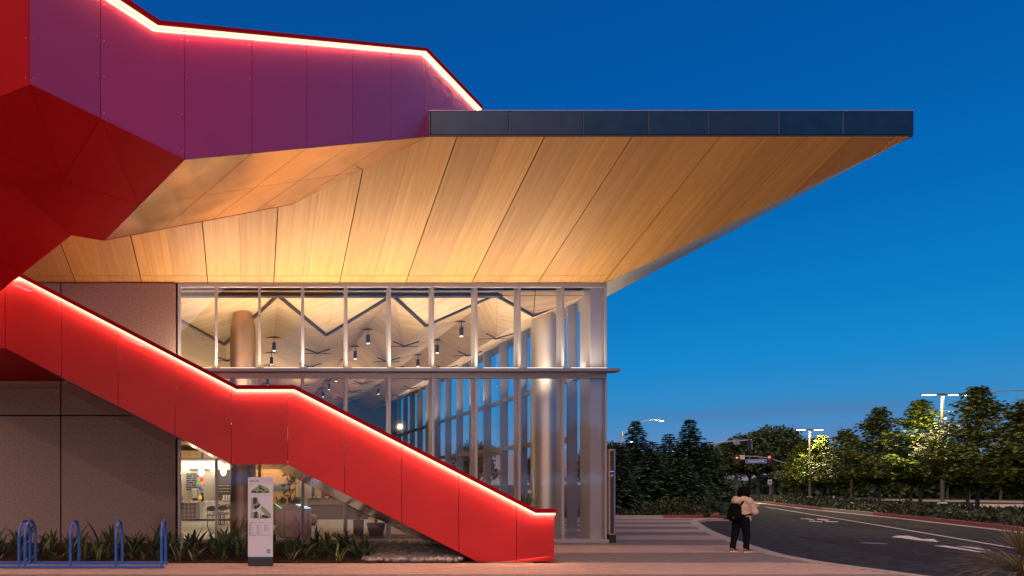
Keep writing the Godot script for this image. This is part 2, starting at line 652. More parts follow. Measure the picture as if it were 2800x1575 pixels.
# ---------------------------------------------------------------- ground, paving, road
const KERB := [[12.3, -25.0], [12.3, 14.2], [12.6, 15.5], [13.26, 17.0], [14.8, 20.2], [16.6, 23.6], [18.6, 27.0], [20.4, 30.0], [21.7, 31.3], [24.0, 32.2]]


func kerb_x(d: float) -> float:
	for k in KERB.size() - 1:
		if d <= KERB[k + 1][1]:
			return lerpf(KERB[k][0], KERB[k + 1][0], (d - KERB[k][1]) / (KERB[k + 1][1] - KERB[k][1]))
	return 24.0


# a level sheet: polygon of (x, metres away), its top at height y
func sheet(poly: Array, y: float, th: float) -> MB:
	var m := MB.new()
	m.prism(PackedVector2Array(poly), Transform3D(Basis(Vector3.RIGHT, Vector3.FORWARD, Vector3.UP), Vector3(0, y, 0)), th, false)
	return m


func strip(line: Array, half: float) -> Array:
	var a := []
	var b := []
	for k in line.size():
		var d: Vector2 = (line[mini(k + 1, line.size() - 1)] - line[maxi(k - 1, 0)]).normalized()
		var o := Vector2(-d.y, d.x) * half
		a.append(line[k] + o)
		b.append(line[k] - o)
	b.reverse()
	return a + b


func is_dark(d: float) -> bool:
	for k in [[10.2, 12.1], [13.96, 15.9], [17.9, 19.7], [21.4, 22.9], [24.4, 25.9], [27.4, 28.9], [30.3, 31.4]]:
		if d >= k[0] and d < k[1]:
			return true
	return false


func ground() -> void:
	structure("ground", sheet([Vector2(-2500, -400), Vector2(2500, -400), Vector2(2500, 4500), Vector2(-2500, 4500)], -0.14, 0.5), M["lawn"])
	# far hills, a faint line over the trees
	var m := MB.new()
	var f := FastNoiseLite.new()
	f.seed = 3
	f.frequency = 0.0012
	var row := []
	for i in 60:
		var x := -900.0 + i * 80.0
		row.append([Vector3(x, -5, -3000), Vector3(x, 70.0 + 150.0 * (0.5 + 0.5 * f.get_noise_1d(x)) , -3500), Vector3(x, -5, -4200)])
	for i in 59:
		for k in 2:
			m.quad(row[i][k], row[i + 1][k], row[i + 1][k + 1], row[i][k + 1], Vector3(0, 1, 0.5))
	mk("far hill", 0.20, 0.26, 0.34, 1.0)  # distance haze is put into this blue
	structure("hills", m, M["far hill"])
	var road := []
	for k in KERB:
		road.append(Vector2(k[0] - 0.1, k[1]))
	road += [Vector2(27, 37), Vector2(50, 76), Vector2(78, 130), Vector2(110, 200), Vector2(300, 200), Vector2(300, -25)]
	structure("road", sheet(road, -0.10, 0.03), M["asphalt"])
	var verge := sheet([Vector2(-60, 32.75), Vector2(18.0, 32.75), Vector2(23.8, 32.5), Vector2(26.8, 37.2), Vector2(49.6, 76.2), Vector2(77.5, 130.2), Vector2(110, 205), Vector2(-60, 205)], 0.03, 0.2)
	structure("planted_verge", verge, M["soil"])
	structure("far_lawn", sheet([Vector2(65, 79), Vector2(72, 95), Vector2(99, 141), Vector2(150, 230), Vector2(420, 230), Vector2(420, -300), Vector2(173, -50), Vector2(76, 64)], 0.02, 0.2), M["lawn"])
	var walk := strip([Vector2(148, 228), Vector2(98, 141), Vector2(70.6, 95), Vector2(64, 78.5), Vector2(75, 63.4), Vector2(172, -51)], 1.0)
	structure("far_sidewalk", sheet(walk, 0.04, 0.2), M["concrete kerb"])
	# corner apron beyond the median
	structure("corner_sidewalk", sheet([Vector2(58.5, 55.5), Vector2(68, 57), Vector2(56, 45), Vector2(49.5, 42.0)], -0.03, 0.1), M["concrete kerb"])
	# paved forecourt: bands of light and dark paving
	var edges := [-25.0, 10.2, 11.4]
	structure("pavement", sheet([Vector2(-30, -25), Vector2(11.95, -25), Vector2(11.95, 11.4), Vector2(-30, 11.4)], 0.0, 0.2), M["pavement"])
	structure("paving_bed", sheet([Vector2(-30, 11.4), Vector2(11.95, 11.4), Vector2(11.95, 14.2), Vector2(12.3, 15.5), Vector2(12.9, 17.0), Vector2(14.0, 19.3), Vector2(6.45, 19.3), Vector2(6.45, 13.84), Vector2(-30, 13.84)], -0.012, 0.2), M["pavement dark"])
	var cuts := [19.3, 19.7, 21.4, 22.9, 24.4, 25.9, 27.4, 28.9, 30.3, 31.4, 32.7]
	var pave := Node3D.new()
	pave.name = "pavement_bands"
	add_child(pave)
	pave.set_meta("kind", "structure")
	for k in cuts.size() - 1:
		var a: float = cuts[k]
		var b: float = cuts[k + 1]
		var q := [Vector2(-30, a), Vector2(kerb_x(a) - 0.35, a)]
		for j in 3:
			var d := lerpf(a, b, (j + 1) / 4.0)
			q.append(Vector2(minf(kerb_x(d), 23.5) - 0.35, d))
		q += [Vector2(minf(kerb_x(b), 23.6) - 0.35, b), Vector2(-30, b)]
		part("band", sheet(q, 0.0, 0.2), M["pavement dark"] if is_dark(a + 0.1) else M["pavement"], pave)
	# pavers one by one: the nearest rows singly, the rest of the field as one mass
	var base := structure("brick_paving", sheet([Vector2(-6.4, 11.5), Vector2(11.9, 11.5), Vector2(11.9, 13.8), Vector2(-6.4, 13.8)], -0.008, 0.01), M["pavement dark"])
	var shape := MB.new()
	shape.box(Vector3(0, -0.02, 0), Vector3(0.294, 0.04, 0.1135), 0.004)
	var brick := shape.mesh()
	var rest := MB.new()
	rest.tinted = true
	var d := 11.46
	var r := 0
	while d < 19.24:
		var from := -6.3 if d < 13.78 else 6.56
		var upto := kerb_x(d) - 0.4
		var x := from + (0.15 if r % 2 else 0.0)
		while x < upto - 0.1:
			var dark := is_dark(d)
			var y := rng.randf_range(-0.0015, 0.0015)
			if d > 11.80 and d < 12.36 and x > -4.6:
				var o := part("brick", brick, M["paver %s %d" % ["dark" if dark else "light", rng.randi() % 3]], base, Vector3(x + 0.15, y, -d))
				o.rotation.y = rng.randf_range(-0.006, 0.006)
			else:
				var g := rng.randf_range(0.88, 1.1)
				rest.tint = Color(0.205 * g, 0.178 * g, 0.173 * g) if dark else Color(0.475 * g, 0.365 * g, 0.315 * g)
				var c := Vector3(x + 0.15, y, -d)
				var hx := 0.147
				var hz := 0.0568
				var q := []
				for k in [[-1, -1], [1, -1], [1, 1], [-1, 1]]:
					q.append(c + Vector3(k[0] * hx, 0, k[1] * hz))
				rest.quad(q[0], q[1], q[2], q[3], Vector3.UP)
				for k in 4:
					var e: Vector3 = (q[k] + q[(k + 1) % 4]) / 2.0 - c
					rest.quad(q[k], q[(k + 1) % 4], q[(k + 1) % 4] - Vector3(0, 0.02, 0), q[k] - Vector3(0, 0.02, 0), e)
			x += 0.3
		d += 0.12
		r += 1
	var field := part("brick_field", rest, M["paver"], base)
	field.set_meta("kind", "stuff")
	# kerbs
	var line := []
	for k in KERB:
		line.append(Vector2(k[0] - 0.17, k[1]))
	line.pop_back()
	line.append(Vector2(21.4, 31.6))
	structure("kerb", sheet(strip(line, 0.17), 0.001, 0.2), M["concrete kerb"])
	structure("corner_kerb", sheet(strip([Vector2(17.4, 32.55), Vector2(20.4, 32.5)], 0.12), 0.13, 0.25), M["concrete kerb"])
	structure("red_corner_kerb", sheet(strip([Vector2(20.4, 32.5), Vector2(22.6, 33.0), Vector2(24.3, 34.2), Vector2(26.9, 37.9)], 0.12), 0.13, 0.25), M["red kerb"])
	structure("gutter", sheet(strip([Vector2(21.3, 31.7), Vector2(23.4, 32.3), Vector2(25.0, 33.6), Vector2(27.4, 37.3)], 0.3), -0.09, 0.02), M["concrete kerb"])
	# median island with its red kerb
	var near := [Vector2(21.0, 12.0), Vector2(25.4, 18.5), Vector2(29.6, 25.8), Vector2(33.9, 33.8), Vector2(39.2, 44.9), Vector2(43.6, 52.9), Vector2(48.2, 61.2), Vector2(54.5, 71.0)]
	var isle := near.duplicate()
	for k in range(near.size() - 1, -1, -1):
		isle.append(near[k] + Vector2(6.0, -2.6))
	structure("median_island", sheet(isle, 0.02, 0.2), M["soil"])
	var kerbs := Node3D.new()
	kerbs.name = "median_kerb"
	add_child(kerbs)
	kerbs.set_meta("kind", "structure")
	for k in near.size() - 1:
		for j in 3:
			var a: Vector2 = near[k].lerp(near[k + 1], j / 3.0 + 0.004)
			var b: Vector2 = near[k].lerp(near[k + 1], (j + 1) / 3.0 - 0.004)
			part("kerb_section", sheet(strip([a, b], 0.09), 0.06, 0.2), M["red kerb"] if not (k == 3 and j > 0) else M["concrete kerb"], kerbs)
	var lip := []
	for k in near:
		lip.append(k + Vector2(-0.30, 0.16))
	structure("median_gutter", sheet(strip(lip, 0.2), -0.094, 0.02), M["concrete kerb"])
	# painted markings
	var marks := Node3D.new()
	marks.name = "road_markings"
	add_child(marks)
	marks.set_meta("kind", "structure")
	part("lane_line", sheet(strip([Vector2(15.5, 8.6), Vector2(21.913, 19.565), Vector2(27.117, 28.378), Vector2(40.508, 51.639)], 0.06), -0.095, 0.004), M["road paint"], marks)
	part("edge_line", sheet(strip([Vector2(34.863, 49.219), Vector2(31.404, 43.151)], 0.07), -0.095, 0.004), M["road paint"], marks)
	part("gore_line", sheet(strip([Vector2(46.399, 57.798), Vector2(39.737, 47.368)], 0.05), -0.095, 0.004), M["road paint"], marks)
	part("stop_line", sheet([Vector2(46.173, 65.083), Vector2(48.877, 61.523), Vector2(46.929, 58.989), Vector2(44.340, 62.500)], -0.095, 0.004), M["road paint"], marks)
	part("turn_arrow", sheet([Vector2(21.439, 21.951), Vector2(22.150, 22.500), Vector2(22.518, 22.468), Vector2(21.605, 21.113), Vector2(21.998, 21.141), Vector2(20.980, 20.013), Vector2(21.023, 20.724), Vector2(21.294, 21.341)], -0.095, 0.004), M["road paint"], marks)
	part("bicycle_lane_mark", sheet([Vector2(19.617, 18.862), Vector2(19.716, 18.817), Vector2(19.065, 16.972), Vector2(18.862, 17.027)], -0.095, 0.004), M["road paint"], marks)
	part("bicycle_lane_mark", sheet([Vector2(19.808, 18.885), Vector2(19.963, 18.862), Vector2(19.358, 17.598), Vector2(19.270, 17.697)], -0.095, 0.004), M["road paint"], marks)
	part("bicycle_lane_mark", sheet([Vector2(20.027, 18.639), Vector2(20.271, 18.475), Vector2(19.837, 17.598), Vector2(19.515, 17.355), Vector2(19.942, 18.314)], -0.095, 0.004), M["road paint"], marks)
	for k in [[2189, 1418, 2206, 1421], [2204, 1416.5, 2230, 1419.5], [2212, 1424.5, 2246, 1427.6], [2232, 1420, 2264, 1422.6], [2252, 1424, 2292, 1427.2], [2238, 1417.4, 2252, 1420.5]]:
		pass
	for q in [[Vector2(28.549, 34.054), Vector2(28.405, 33.439), Vector2(28.070, 33.088), Vector2(28.213, 33.654)], [Vector2(28.908, 34.054), Vector2(27.928, 32.474), Vector2(27.533, 32.077), Vector2(28.451, 33.582)], [Vector2(29.204, 33.871), Vector2(28.768, 32.609), Vector2(27.965, 31.818), Vector2(28.365, 32.812)], [Vector2(27.026, 31.754), Vector2(27.042, 31.004), Vector2(26.641, 30.583), Vector2(26.703, 31.375)], [Vector2(27.470, 31.375), Vector2(27.875, 31.126), Vector2(27.495, 30.702), Vector2(26.968, 30.762)]]:
		part("bicycle_symbol", sheet(q, -0.095, 0.004), M["road paint"], marks)
	# repairs and a cover in the road
	mk("asphalt patch", 0.027, 0.026, 0.027, 0.9, 0.0, 0.25)
	rough_look(M["asphalt patch"], 0.5, M.fine_tone, M.relief, 0.3)
	part("patch", sheet([Vector2(15.2, 15.0), Vector2(17.6, 14.4), Vector2(20.9, 21.2), Vector2(18.4, 22.0)], -0.097, 0.002), M["asphalt patch"], marks)
	part("patch", sheet([Vector2(24.0, 26.0), Vector2(26.2, 25.2), Vector2(33.0, 38.0), Vector2(30.6, 38.6)], -0.097, 0.002), M["asphalt patch"], marks)
	var seam := []
	for k in 30:
		seam.append(Vector2(13.6 + 0.50 * k + 0.10 * sin(k * 1.7), 10.0 + 0.95 * k + 0.12 * sin(k * 2.9)))
	part("crack_seal", sheet(strip(seam, 0.022), -0.0965, 0.002), M["joint black"], marks)
	seam = []
	for k in 12:
		seam.append(Vector2(14.5 + 0.62 * k, 17.5 - 0.26 * k + 0.10 * sin(k * 2.3)))
	part("crack_seal", sheet(strip(seam, 0.018), -0.0965, 0.002), M["joint black"], marks)
	m = MB.new()
	m.lathe([Vector2(0, 0.006), Vector2(0.30, 0.006), Vector2(0.33, 0.0)], Transform3D(Basis(), Vector3(18.6, -0.1, -19.6)), 24)
	part("drain_cover", m, M["dark metal"], marks)
	m = MB.new()
	m.lathe([Vector2(0, 0), Vector2(0, 0), Vector2(0.9, 0.0), Vector2(0.9, -0.01)], Transform3D(Basis(), Vector3(63, -0.015, -55.5)), 20)
	mk("warning yellow", 0.55, 0.36, 0.02, 0.7)
	structure("warning_pad", m, M["warning yellow"])


# ---------------------------------------------------------------- the glass building
const BACK := 44.0
const FACE := 18.68
const CORNER := 10.12
const HEAD := 7.36
const EAVE := 9.08
const EAVE_D := 14.05


func soffit_y(d: float) -> float:
	return HEAD + (FACE - d) * (EAVE - HEAD) / (FACE - EAVE_D)


func building() -> void:
	var b := thing("glass_building", "glass fronted two storey building with sloping wood soffit and dark blue roof edge", "building")
	# concrete wall left of the glass
	var w := block("concrete_wall", Vector3(-8.0, 3.68, -(FACE + 0.22)), Vector3(11.9, 7.34, 0.3), M["joint black"], b)
	for k in [[-13.5, -9.64, 0.0, 3.58], [-9.6, -5.33, 0.0, 3.58], [-5.29, -2.07, 0.0, 3.58], [-13.5, -9.64, 3.62, 7.34], [-9.6, -5.33, 3.62, 7.34], [-5.29, -2.07, 3.62, 7.34]]:
		var m := MB.new()
		m.span(Vector3(k[0], k[2], -(FACE + 0.07)), Vector3(k[1], k[3], -(FACE - 0.08)), 0.006)
		part("panel", m, M["concrete panel"], w, -w.position)
	# front soffit boards
	var so := Node3D.new()
	so.name = "soffit"
	b.add_child(so)
	var x := -8.64
	var k := 0
	var joints := []
	while x < 14.2:
		joints.append(x)
		x += 0.935
	joints.append(14.18)
	for i in joints.size() - 1:
		var x0: float = joints[i] + (0.012 if i % 2 == 0 else 0.003)
		var x1: float = joints[i + 1] - (0.012 if i % 2 == 1 else 0.003)
		var d0 := FACE - maxf(0.0, x0 - CORNER) * (FACE - EAVE_D) / (14.18 - CORNER)
		var d1 := FACE - maxf(0.0, x1 - CORNER) * (FACE - EAVE_D) / (14.18 - CORNER)
		var cut := 18.36
		var f := EAVE_D + 0.02
		var up := Vector3(0, 0.03, 0)
		var grain := Vector3(0, soffit_y(f) - soffit_y(cut), cut - f)
		var shift := Vector3(0, 0, 0)
		if x1 <= CORNER + 0.1:
			part("board", board([V(x0, soffit_y(f), f), V(x1, soffit_y(f), f), V(x1, soffit_y(cut), cut), V(x0, soffit_y(cut), cut)], up, grain, i), M["soffit wood %d" % ((i * 7 + i / 3) % 3)], so)
			part("board_end", board([V(x0, soffit_y(cut + 0.012), cut + 0.012), V(x1, soffit_y(cut + 0.012), cut + 0.012), V(x1, HEAD, FACE), V(x0, HEAD, FACE)], up, grain, i + 3), M["soffit wood %d" % ((i * 7 + i / 3) % 3)], so)
		elif d1 > f + 0.02:
			part("board", board([V(x0, soffit_y(f), f), V(x1, soffit_y(f), f), V(x1, soffit_y(d1), d1), V(x0, soffit_y(d0), d0)], up, grain, i), M["soffit wood %d" % ((i * 7 + i / 3) % 3)], so)
		elif d0 > f + 0.02:
			part("board", board([V(x0, soffit_y(f), f), V(x1 - 0.05, soffit_y(f), f), V(x0, soffit_y(d0), d0)], up, grain, i), M["soffit wood %d" % ((i * 7 + i / 3) % 3)], so)
	# side soffit, running back along the street side
	var ss := Node3D.new()
	ss.name = "side_soffit"
	b.add_child(ss)
	var d := EAVE_D + 0.1
	while d < 46.0:
		var e := minf(d + 0.93, 46.0)
		var xi0 := 14.18 - minf(1.0, (d - EAVE_D) / (FACE - EAVE_D)) * (14.18 - CORNER)
		var xi1 := 14.18 - minf(1.0, (e - EAVE_D) / (FACE - EAVE_D)) * (14.18 - CORNER)
		var slope := (EAVE - HEAD) / (14.18 - CORNER)
		part("board", board([V(xi0, EAVE - (14.18 - xi0) * slope, d), V(14.16, EAVE, d), V(14.16, EAVE, e - 0.01), V(xi1, EAVE - (14.18 - xi1) * slope, e - 0.01)], Vector3(0, 0.03, 0), Vector3(1, slope, 0), int(d * 3.0)), M["pale soffit"], ss)
		d = e
	# roof edge panels and the roof behind them
	var fa := Node3D.new()
	fa.name = "roof_edge"
	b.add_child(fa)
	var fx := [-8.6, -6.0, -3.4, -0.8, 1.6, 3.885, 5.55, 7.13, 8.52, 9.80, 11.31, 12.68, 14.2]
	for i in fx.size() - 1:
		var m := MB.new()
		m.span(V(fx[i] + 0.005, EAVE + 0.045, EAVE_D), V(fx[i + 1] - 0.005, EAVE + 0.535, EAVE_D + 0.06), 0.006)
		part("panel", m, M["fascia metal %d" % (i * 2 % 3)], fa)
	d = EAVE_D + 0.07
	while d < 46.0:
		var m := MB.new()
		m.span(V(14.14, EAVE + 0.045, d), V(14.2, EAVE + 0.535, minf(d + 1.9, 46.0) - 0.01), 0.006)
		part("panel", m, M["fascia metal"], fa)
		d += 1.9
	var lm := MB.new()
	lm.span(V(-8.6, EAVE + 0.005, EAVE_D + 0.008), V(14.19, EAVE + 0.04, EAVE_D + 0.3))
	part("drip_edge", lm, M["dark metal"], fa)
	lm = MB.new()
	lm.span(V(-8.6, EAVE + 0.54, EAVE_D - 0.006), V(14.206, EAVE + 0.56, EAVE_D + 0.2), 0.004)
	part("coping", lm, M["ledge metal"], fa)
	var rf := MB.new()
	rf.span(V(-8.6, EAVE + 0.30, EAVE_D + 0.07), V(14.13, EAVE + 0.42, 46.0))
	part("roof", rf, M["dark metal"], b)
	# curtain wall on the front
	var cw := Node3D.new()
	cw.name = "curtain_wall"
	b.add_child(cw)
	var mx := []
	for i in 10:
		mx.append(CORNER - 1.2265 * i)
	mx.append(-1.97)
	for i in mx.size():
		var mm := MB.new()
		var half := 0.038
		if i == 0:
			mm.span(V(CORNER - 0.03, 0.02, FACE - 0.03), V(CORNER + 0.03, HEAD, FACE + 0.03), 0.005)
			mm.span(V(CORNER - 0.05, 0.06, FACE + 0.05), V(CORNER - 0.01, HEAD - 0.02, FACE + 0.64), 0.005)
			mm.span(V(CORNER - 0.40, 0.06, FACE + 0.06), V(CORNER - 0.06, HEAD - 0.02, FACE + 0.64), 0.01)
		else:
			mm.span(V(mx[i] - half, 0.02, FACE - 0.05), V(mx[i] + half, HEAD, FACE - 0.012), 0.006)
			mm.span(V(mx[i] - half * 0.8, 0.06, FACE + 0.012), V(mx[i] + half * 0.8, HEAD - 0.02, FACE + 0.30), 0.006)
			mm.span(V(mx[i] - 0.02, 0.03, FACE - 0.0119), V(mx[i] + 0.02, HEAD - 0.01, FACE + 0.0119))
		part("mullion", mm, M["aluminium"], cw)
	var rm := MB.new()
	rm.span(V(-1.97, 0.0, FACE - 0.055), V(CORNER + 0.14, 0.10, FACE + 0.10), 0.006)
	part("sill", rm, M["aluminium"], cw)
	rm = MB.new()
	rm.span(V(-1.97, HEAD - 0.12, FACE - 0.045), V(CORNER, HEAD - 0.002, FACE + 0.05), 0.006)
	part("head_rail", rm, M["aluminium"], cw)
	rm = MB.new()
	rm.span(V(-1.97, 4.80, FACE - 0.40), V(CORNER + 0.22, 4.89, FACE - 0.055), 0.006)
	part("ledge", rm, M["ledge metal"], cw)
	rm = MB.new()
	rm.span(V(-1.97, 4.66, FACE - 0.046), V(CORNER - 0.03, 4.795, FACE + 0.06), 0.006)
	part("transom", rm, M["aluminium"], cw)
	for i in mx.size() - 1:
		var a: float = mx[i + 1] + 0.021
		var c: float = mx[i] - (0.021 if i else 0.05)
		for r in [[0.10, 4.66], [4.89, HEAD - 0.12]]:
			var gm := MB.new()
			gm.quad(V(a, r[0], FACE), V(c, r[0], FACE), V(c, r[1], FACE), V(a, r[1], FACE), Vector3(0, 0, 1))
			part("pane", gm, M["upper glass" if r[0] > 4.0 else "facade glass"], cw)
	# glass wall on the street side with deep fins
	var sw := Node3D.new()
	sw.name = "side_glass_wall"
	b.add_child(sw)
	var fins := [20.4, 22.25, 24.05, 25.85, 27.65, 29.45, 31.25, 33.05, 34.9, 36.7, 38.5, 40.3, 42.1, 43.9]
	for i in fins.size():
		var mm := MB.new()
		mm.span(V(CORNER - 0.25, 0.06, fins[i] - 0.05), V(CORNER - 0.02, HEAD + 0.1, fins[i] + 0.05), 0.008)
		mm.span(V(CORNER - 0.019, 0.06, fins[i] - 0.04), V(CORNER + 0.05, HEAD + 0.1, fins[i] + 0.04), 0.006)
		part("mullion", mm, M["white paint"] if i < 0 else M["aluminium"], sw)
	for y in [[0.0, 0.12], [2.98, 3.14], [4.86, 5.0], [HEAD - 0.1, HEAD + 0.06]]:
		for i in fins.size():
			if y[0] == 2.98 and i == 0:
				continue
			var mm := MB.new()
			mm.span(V(CORNER - 0.16, y[0], (fins[i - 1] if i else FACE + 0.66) + 0.052), V(CORNER - 0.005, y[1], fins[i] - 0.052), 0.006)
			part("transom", mm, M["aluminium"], sw)
	for i in fins.size():
		var d0: float = (fins[i - 1] if i else FACE + 0.05) + 0.05
		for y in [[0.12, 2.98], [3.14, 4.86], [5.0, HEAD - 0.1]]:
			if i in [4, 5] and y[0] < 1.0:
				continue
			var gm := MB.new()
			gm.quad(V(CORNER, y[0], d0), V(CORNER, y[0], fins[i] - 0.05), V(CORNER, y[1], fins[i] - 0.05), V(CORNER, y[1], d0), Vector3(1, 0, 0))
			part("pane", gm, M["facade glass"], sw)
	# entrance doors in the side wall
	for i in [4, 5]:
		var a: float = fins[i - 1] + 0.06
		var c: float = fins[i] - 0.06
		var fr := MB.new()
		for s in [[a, a + 0.09], [c - 0.09, c]]:
			fr.span(V(CORNER - 0.09, 0.03, s[0]), V(CORNER - 0.03, 2.95, s[1]), 0.005)
		fr.span(V(CORNER - 0.09, 0.03, a + 0.09), V(CORNER - 0.03, 0.22, c - 0.09), 0.005)
		fr.span(V(CORNER - 0.09, 2.84, a + 0.09), V(CORNER - 0.03, 2.95, c - 0.09), 0.005)
		var door := part("door", fr, M["aluminium"], sw)
		var gm := MB.new()
		gm.quad(V(CORNER - 0.06, 0.22, a + 0.09), V(CORNER - 0.06, 0.22, c - 0.09), V(CORNER - 0.06, 2.84, c - 0.09), V(CORNER - 0.06, 2.84, a + 0.09), Vector3(1, 0, 0))
		part("pane", gm, M["clear glass"], door)
		bar("handle", V(CORNER - 0.17, 0.5, c - 0.16 if i == 4 else a + 0.16), V(CORNER - 0.17, 2.7, c - 0.16 if i == 4 else a + 0.16), 0.022, M["bolt steel"], door)
	# floor, back, upper floor
	var fl := MB.new()
	fl.span(V(-13.5, -0.05, FACE + 0.1), V(CORNER - 0.02, 0.03, BACK))
	part("floor", fl, M["floor tile"], b)
	var bw := MB.new()
	bw.span(V(-13.5, 0.031, BACK + 0.01), V(CORNER - 0.02, 8.2, BACK + 0.25))
	mk("back wall paint", 0.16, 0.13, 0.11, 0.8)
	part("back_wall", bw, M["back wall paint"], b)
	bw = MB.new()
	bw.span(V(-13.5, 0.031, FACE + 0.38), V(-13.3, 8.2, BACK))
	part("end_wall", bw, M["back wall paint"], b)
	var up := MB.new()
	up.span(V(-13.29, 3.45, 29.6), V(5.6, 4.25, BACK), 0.01)
	part("upper_floor", up, M["wall wood"], b)
	# light lines on the ledge, outside and in
	for i in 10:
		var a: float = mx[i + 1] + 0.12
		var c: float = mx[i] - 0.12
		var um := MB.new()
		um.span(V(a, 4.891, FACE - 0.30), V(c, 4.915, FACE - 0.24))
		part("uplight", um, M["uplight lens"], cw)
	var warm := lin(1.0, 0.80, 0.53)
	for i in 5:
		area(V(CORNER - 1.2265 - 2.45 * i, 4.93, FACE - 0.36), Vector3(0, 1, 0.12), 2.2, 0.05, warm, [7.0, 7.6, 9.4, 11.0, 11.0][i])
	area(V(-3.4, 4.93, FACE - 0.36), Vector3(0, 1, 0.12), 1.6, 0.05, warm, 0.8)  # added light left of the ledge, where no uplight stands


func board(q: Array, up: Vector3, grain: Vector3, i: int) -> MB:
	var m := MB.new()
	m.facet(q, up, grain)
	for k in m.t.size():   # each board is cut from its own length of veneer
		m.t[k] += Vector2(fmod(i * 0.377, 1.0) * 3.1, fmod(i * 0.713, 1.0) * 7.0)
	return m


